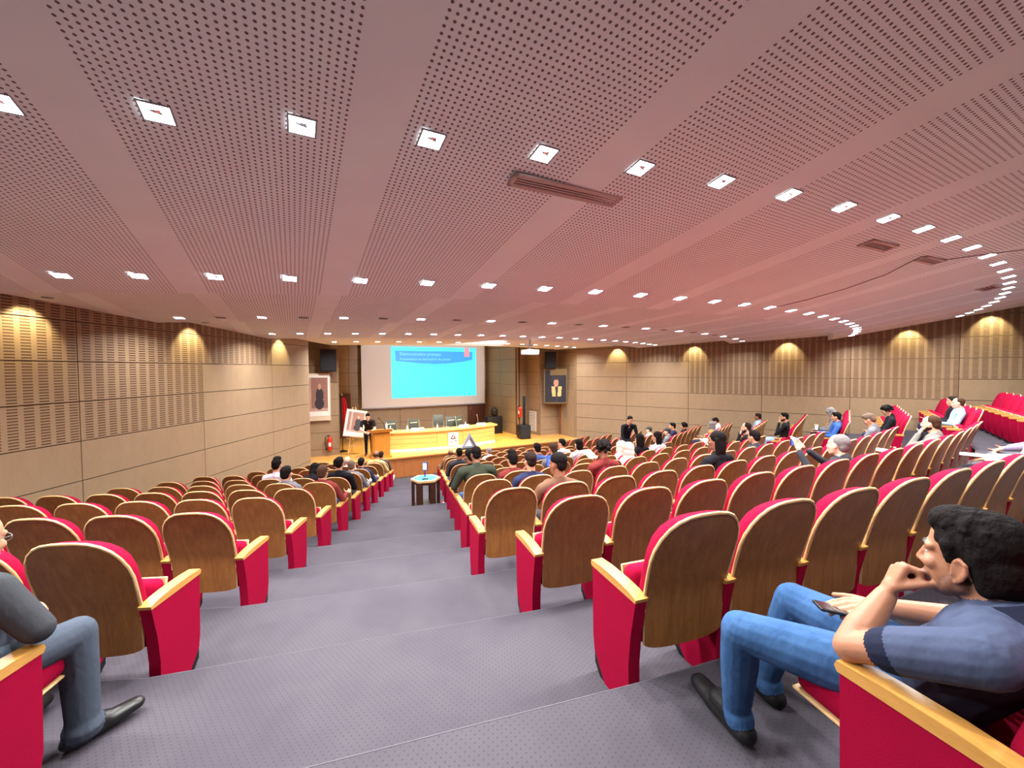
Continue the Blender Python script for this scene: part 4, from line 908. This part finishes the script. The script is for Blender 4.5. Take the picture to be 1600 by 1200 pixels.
# ---------------------------------------------------------------- the young man on the right
def main_man():
    b = Body(); c, e = b.c, b.e; M = smatrix(('c',0,0))
    pel = V(.0,.13,.53); nk = V(-.015,-.075,.835); hc = V(-.004,.06,.942); ch = pel.lerp(nk,.68)
    ax = (nk-pel).normalized(); fl = Vector((0,ax.z,-ax.y))
    c(pel,.155,pel.lerp(nk,.4),.150,TOP,fl,.78); c(pel.lerp(nk,.4),.150,ch,.165,TOP,fl,.74); e(pel+V(0,.03,-.02),(.165,.13,.10),LEG)
    for s in (-1,1): c(ch+V(s*.06,0,0),.112,ch+V(s*.10,-.02,.04),.098,TOP,fl,.8)
    sl_, sr = V(-.215,-.065,.79), V(.175,-.085,.79)
    for S_ in (sl_, sr): c(nk+V(0,.0,-.03),.060,S_,.066,TOP)
    # left arm: elbow on the armrest, fist at the mouth
    el = V(-.272,.20,.660); hl = headM(hc, .06, -.02) @ Matrix.Scale(1.05,4)
    c(sl_,.068,sl_.lerp(el,.64),.061,TOP); c(sl_.lerp(el,.615),.0615,sl_.lerp(el,.645),.0615,ACC); c(sl_.lerp(el,.5),.050,el,.040,SKIN); e(el+V(0,.0,-.005),(.040,.042,.040),SKIN)
    wl_ = V(-.108,.20,.790); mid = el.lerp(wl_,.35); c(el,.041,mid,.045,SKIN); c(mid,.045,wl_,.028,SKIN)
    hand(b, wl_, V(.50,-.08,.84), V(-.63,-.72,.31), (1.4,1.5,1.1), 1.08, .5, SKIN, (.70,.25,.70))
    # right arm lying over the thigh with the phone
    er = V(.27,.12,.66); wr = V(.07,.32,.655)
    c(sr,.068,sr.lerp(er,.62),.060,TOP); c(sr.lerp(er,.5),.050,er,.041,SKIN); c(er,.041,er.lerp(wr,.35),.043,SKIN); c(er.lerp(wr,.35),.043,wr,.027,SKIN)
    hand(b, wr, V(-.85,.42,-.10), V(.25,.75,.15), (.16,.22,.2), 1., .15)
    # legs
    for hp, k, a, t in ((V(-.07,.15,.52),V(-.33,.53,.52),V(-.235,.63,.12),V(-.205,.86,.045)), (V(.09,.15,.52),V(.03,.60,.53),V(.06,.74,.10),V(.07,.95,.045))):
        c(hp,.098,hp.lerp(k,.5),.088,LEG); c(hp.lerp(k,.5),.088,k,.067,LEG); c(k,.068,k.lerp(a,.4),.067,LEG); c(k.lerp(a,.4),.067,a,.052,LEG); d = (t-a); d.z = 0; d.normalize()
        c(a,.053,a+V(0,0,-.03)-d*.015,.056,LEG)
        c(a-d*.045+V(0,0,-.070),.046,t-d*.1+V(0,0,.0),.050,SHOE,(0,0,1),.88); c(t-d*.12,.050,t,.042,SHOE,(0,0,1),.8); c(a+V(0,0,-.045),.047,t-d*.13+V(0,0,.022),.044,SHOE)
    c(nk+V(0,-.02,-.06),.060,hc+V(-.005,-.035,-.065),.056,SKIN)
    hd = head(True, True); b.add(hd.xf(hl))
    mats = [manskin(), None, None, M_BLACK, None, M_BLACK, plain('stubble',(112,76,60),.7,var=.25,nscale=160), plain('lip_man',(158,98,88),.45)]
    mats[1] = fabric('polo_blue_grey',(72,80,104),.18,300,.9,14); mats[4] = fabric('polo_trim',(38,42,60)); mats[2] = denim()
    p = link('person', b.mesh('person', mats, .0047, 5, True), None, M)
    tag(p, 'young man in blue grey polo and jeans resting his chin on his fist, right foreground', 'person')
    h = Body(); e = h.e
    e((0,-.024,.056),(.083,.098,.086),0); e((0,-.066,.0),(.076,.054,.082),0); e((0,.02,.108),(.064,.062,.040),0); e((.0,.052,.098),(.052,.030,.030),0); e((0,-.05,.075),(.078,.075,.07),0)
    for s in (-1,1): h.c((s*.071,.018,.052),.017,(s*.073,.012,.012),.010,0); h.c((s*.066,-.035,.04),.022,(s*.060,-.055,-.04),.022,0)
    random.seed(4)
    for i in range(170):
        a = random.uniform(0,2*math.pi); r = .074*math.sqrt(random.random()); x, y = r*math.cos(a), -.018+r*math.sin(a)*1.18; z = .054+.090*math.sqrt(max(0,1-(x/.085)**2-((y+.022)/.102)**2)); dx = random.uniform(-.006,.006)
        h.c((x,y,z),.0075,(x+dx,y-.012,z+.001),.005,0)
    ho = link('hair', h.mesh('hair', [hairmat('black')], .0055, 1), p, hl)
    for s in (-1,1):
        b2 = Body(); o = MB().lathe([(.0,-.0115),(.006,-.010),(.0108,-.004),(.0115,0),(.0108,.004),(.0085,.0078),(.0055,.0100),(.0,.0113)],14)
        eo = o.build('eye', [plain('eye_white',(176,168,160),.25,0,.4,.02)], p, hl @ Matrix.Translation((s*.0305,.0690,.0075)) @ Matrix.Scale(.86,4) @ Matrix.Rotation(-math.pi/2,4,'X')); MB().lathe([(0,.0085),(.0056,.0102),(.0035,.0116),(0,.0119)],12).build('iris', plain('iris',(48,32,24),.15,0,.5), eo)
    # polo collar: dark band standing round the neck
    col = MB(); n = 22; ax_ = V(.01,.52,.85).normalized(); bx = V(1,0,0); by = ax_.cross(bx); cc = nk+ax_*.022
    for i in range(n+1):
        a = math.radians(-255+330*i/n); d = bx*math.cos(a)+by*math.sin(a)
        for r, z in ((.068,.030),(.084,-.020),(.090,-.020),(.075,.036)): col.v.append(tuple(cc+d*r+ax_*z))
    for i in range(n):
        for j in range(4): col.f.append((i*4+j,i*4+(j+1)%4,(i+1)*4+(j+1)%4,(i+1)*4+j)); col.m.append(0)
    col.f += [(0,1,2,3),(n*4+3,n*4+2,n*4+1,n*4)]; col.m += [0,0]
    col.build('collar', fabric('polo_trim',(38,42,60)), p)
    ph = thing('phone', 'black phone held on the lap of the young man in jeans', 'phone', M @ Matrix.Translation((-.045,.365,.632)) @ Matrix.Rotation(.95,4,'Z') @ Matrix.Rotation(.10,4,'X') @ Matrix.Rotation(.12,4,'Y'))
    MB().rbox((0,0,0),(.078,.158,.010),.004,2).build('body', M_BLACK, ph); MB().box((0,0,.0055),(.070,.148,.001)).build('screen', plain('dark_glass',(20,22,26),.1,0,.6), ph)
    return p
def manskin():
    m, t, b, c = base('skin_man', (168,116,88), .48, 0, .35); at_ = t.new('ShaderNodeAttribute'); at_.attribute_name = 'tint'
    sx = t.new('ShaderNodeSeparateColor'); t.link(at_.outputs[0], sx.inputs[0]); n = t.noise(t.coord(), 16, 3); f = t.noise(t.coord(), 300, 2)
    col = t.mix(n, tuple(x*.9 for x in c), tuple(x*1.1 for x in c)); st = t.math('MULTIPLY', sx.outputs[0], t.math('MULTIPLY_ADD', f, .9, .25))
    col = t.mix(st, col, lin((62,44,38))); col = t.mix(t.math('MULTIPLY', sx.outputs[1], .8), col, lin((150,88,80))); t.link(col, b.inputs['Base Color']); t.bump(f, .15, .001, b); return m
def denim():
    m, t, b, c = base('denim', (66,108,160), .85, 0, .1)
    n = t.noise(t.coord(), 9, 4, .6); f = t.noise(t.coord((400,400,60)), 1.5, 2); col = t.mix(n, lin((36,68,112)), lin((80,118,164))); col = t.mix(t.math('MULTIPLY', f, .35), col, lin((40,70,112)))
    t.link(col, b.inputs['Base Color']); t.bump(t.noise(t.coord((1,1,.5)), 14, 3), .55, .02, b); return m
main_man()
# ---------------------------------------------------------------- the man at the left edge
def left_man():
    b = Body(); c, e = b.c, b.e; M = smatrix(('l',1,0))
    pel = V(0,.02,.53); nk = V(-.02,.20,.93); hc = V(-.03,.31,1.0); ch = pel.lerp(nk,.68)
    c(pel,.16,ch,.17,TOP,(0,.9,-.4),.74); e(pel,(.17,.14,.1),LEG)
    for s in (-1,1):
        S_ = nk+V(s*.19,-.02,-.07); c(nk+V(0,0,-.03),.06,S_,.068,TOP); c(ch+V(s*.07,0,0),.11,ch+V(s*.1,.02,.04),.095,TOP,(0,1,0),.8)
        el = V(.30,.20,.69) if s == 1 else V(-.24,.26,.68); wr = V(.07,.36,.66) if s == 1 else V(-.06,.42,.66)
        c(S_,.068,el,.055,TOP); c(el,.055,wr,.042,TOP); hand(b, wr, (wr-el)+V(-s*.05,0,-.03), V(-s,.3,.2), (.4,.5,.4))
    for hp, k, a, t in ((V(.09,.03,.53),V(.225,.44,.52),V(.235,.44,.12),V(.335,.60,.05)), (V(-.09,.03,.53),V(-.12,.45,.52),V(-.12,.44,.12),V(-.14,.66,.05))):
        c(hp,.096,k,.070,LEG); c(k,.071,k.lerp(a,.45),.068,LEG); c(k.lerp(a,.45),.068,a,.060,LEG); c(a,.062,a+V(0,0,-.035),.074,LEG); d = t-a; d.z = 0; d.normalize()
        c(a-d*.04+V(0,0,-.075),.042,t-d*.08,.044,SHOE,(0,0,1),.85); c(t-d*.1,.047,t,.038,SHOE,(0,0,1),.78); c(a+V(0,0,-.055),.048,t-d*.12+V(0,0,.012),.042,SHOE)
    c(nk+V(0,-.01,-.05),.058,hc+V(0,-.03,-.06),.055,SKIN); hm = headM(hc,.1,-.2); b.add(head(False,True).xf(hm))
    p = link('person', b.mesh('person', [M_SKINS[0], fabric('jacket_charcoal',(62,64,68),.25,200,.8,12), fabric('jeans_grey',(72,80,92),.25,240,.9,12), plain('black_leather',(22,22,22),.35,0,.5), hairmat('greybrown'), M_BLACK, hairmat('dark'), M_LIP], .0085, 3), None, M)
    tag(p, 'man in charcoal jacket, grey jeans and black shoes leaning forward at left edge', 'person')
    h = link('hair', hairmesh('thin'), p, hm); h.material_slots[0].link = 'OBJECT'; h.material_slots[0].material = hairmat('greybrown')
    g = MB()
    for s in (-1,1):
        g.tube([V(s*.034,.094,.008)+V(.022*math.cos(q*math.pi/6),-.004*abs(math.cos(q*math.pi/6)),.017*math.sin(q*math.pi/6)) for q in range(13)],.0018,6); g.tube([(s*.056,.09,.012),(s*.078,.05,.014),(s*.08,-.02,.012)],.0018,6)
    g.tube([(-.012,.096,.012),(.012,.096,.012)],.0018,6); g.build('glasses', M_STEEL, p, hm)
left_man()
# ---------------------------------------------------------------- presenter, standing helper and things people hold
def standing(bend, arms, beard=False):
    b = Body(); c, e = b.c, b.e; pel = V(0,0,.93); ax = V(0,math.sin(bend),math.cos(bend)); nk = pel+ax*.54; hc = nk+(ax*.6+V(0,.25,.35)).normalized()*.17; ch = pel+ax*.36
    c(pel,.15,pel+ax*.2,.14,TOP,(0,1,0),.7); c(pel+ax*.2,.14,ch,.165,TOP,(0,1,0),.68); e(pel+V(0,0,-.04),(.165,.125,.11),LEG)
    for s in (-1,1):
        S_ = nk+V(s*.19,0,-.06); c(nk-ax*.03,.058,S_,.064,TOP); c(ch+V(s*.06,0,0),.11,ch+V(s*.1,.0,.05),.095,TOP,(0,1,0),.75)
        el, wr = (S_+V(s*.05,.10,-.26), S_+V(-s*.10,.30,-.33)) if arms == 'lectern' else (S_+V(s*.06,.06,-.27), S_+V(s*.0,.16,-.48))
        c(S_,.062,S_.lerp(el,.6),.055,TOP); c(S_.lerp(el,.5),.046,el,.041,SKIN if arms == 'lectern' else TOP); c(el,.042,wr,.030,SKIN if arms == 'lectern' else TOP); hand(b, wr, (wr-el), V(-s,.2,.3), (.4,.5,.4))
        k = V(s*.10,.02,.50); a = V(s*.10,-.01,.09); c(pel+V(s*.09,0,-.03),.092,k,.062,LEG); c(k,.062,a,.048,LEG); c(a+V(0,-.03,-.045),.04,a+V(s*.02,.16,-.055),.034,SHOE,(0,0,1),.8)
    c(nk-ax*.05,.058,hc-ax*.06,.054,SKIN); hm = headM(hc,0,-bend*.5); b.add(head(beard).xf(hm)); return b, hm
MATS8 = lambda sk,tp,lg_: [M_SKINS[sk], cloth(tp), cloth(lg_), M_BLACK, hairmat('black'), M_BLACK, hairmat('dark'), M_LIP]
b, hm = standing(.75,'lectern'); x, y = uv2(13.05,-3.45-.0)
p = link('person', b.mesh('person', MATS8(2,'black','black'), .012, 2), None, HALL @ at(-3.42,13.32,ZS_) @ Matrix.Rotation(math.pi*.93,4,'Z')); tag(p, 'presenter in a black short sleeved shirt leaning on the lectern', 'person'); link('hair', hairmesh('short'), p, hm)
b, hm = standing(.5,'down')
x, y, a, n = SEATS[('c',7,9)]
p = link('person', b.mesh('person', MATS8(0,'black','charcoal'), .012, 2), None, at(3.62,13.05,ZF[8],math.pi+.15)); tag(p, 'standing person in a black coat bending over before the right wall', 'person'); h = link('hair', hairmesh('short'), p, hm)
def held(key, loc, name, label, cat, build, rot=(0,0,0)):
    t = thing(name, label, cat, smatrix(key) @ Matrix.Translation(loc) @ Euler(rot).to_matrix().to_4x4()); build(t)
E_PH = emit('phone_screen',(70,110,255),1.6)
def phone(t): MB().rbox((0,0,0),(.078,.010,.16),.004,2).build('body', M_BLACK, t); MB().box((0,-.006,0),(.070,.002,.148)).build('screen', E_PH, t)
held(('c',4,1),(.36,.12,1.09),'phone','phone with a glowing blue screen between two seated people','phone',phone,(0,.08,0))
held(('c',2,6),(-.20,.32,1.08),'phone','phone raised by the grey haired person in the centre block','phone',phone,(.1,1.5,.2))
def papers(t): MB().box((0,0,0),(.21,.297,.010)).build('sheet', M_WHITE, t); MB().box((.02,-.01,.009),(.20,.28,.006)).build('sheet', plain('paper_cream',(226,222,190),.7), t)
held(('c',1,10),(.0,.40,.66),'papers','cream papers on the lap at the right edge of the hall','paper',papers,(0,.05,.2))
held(('c',3,6),(.1,.3,.72),'papers','white papers beside the long black haired person in the centre','paper',papers)
held(('c',5,10),(.0,.3,.92),'papers','white papers in front of the black sweater','paper',papers,(.5,0,0))
held(('c',2,10),(.1,.30,.70),'papers','white sheet beside the person in grey checks','paper',papers,(.1,0,.3))
held(('c',6,5),(.0,.3,.95),'papers','white papers near the cream headscarf','paper',papers,(.5,0,.1))
def bag(t): MB().rbox((0,0,.10),(.36,.24,.2),.05,2).build('bag_body', fabric('bag_black',(36,34,38)), t); MB().tube([(-.12,0,.19),(-.06,0,.27),(.06,0,.27),(.12,0,.19)],.012,8).build('handle', M_BLACK, t)
held(('r',4,1),(-.05,.30,.50),'handbag','black bag on a seat beside the patterned headscarf','bag',bag)
def cup(t): MB().lathe([(0,0),(.032,0),(.042,.13),(.0,.13)],14).build('cup_body', M_WHITE, t); MB().lathe([(0,.13),(.044,.13),(.044,.142),(0,.142)],14).build('lid', plain('lid_tan',(176,150,96),.5), t)
held(('r',4,1),(-.22,.34,.72),'cup','pale drink cup standing near the black bag in the right block','cup',cup)
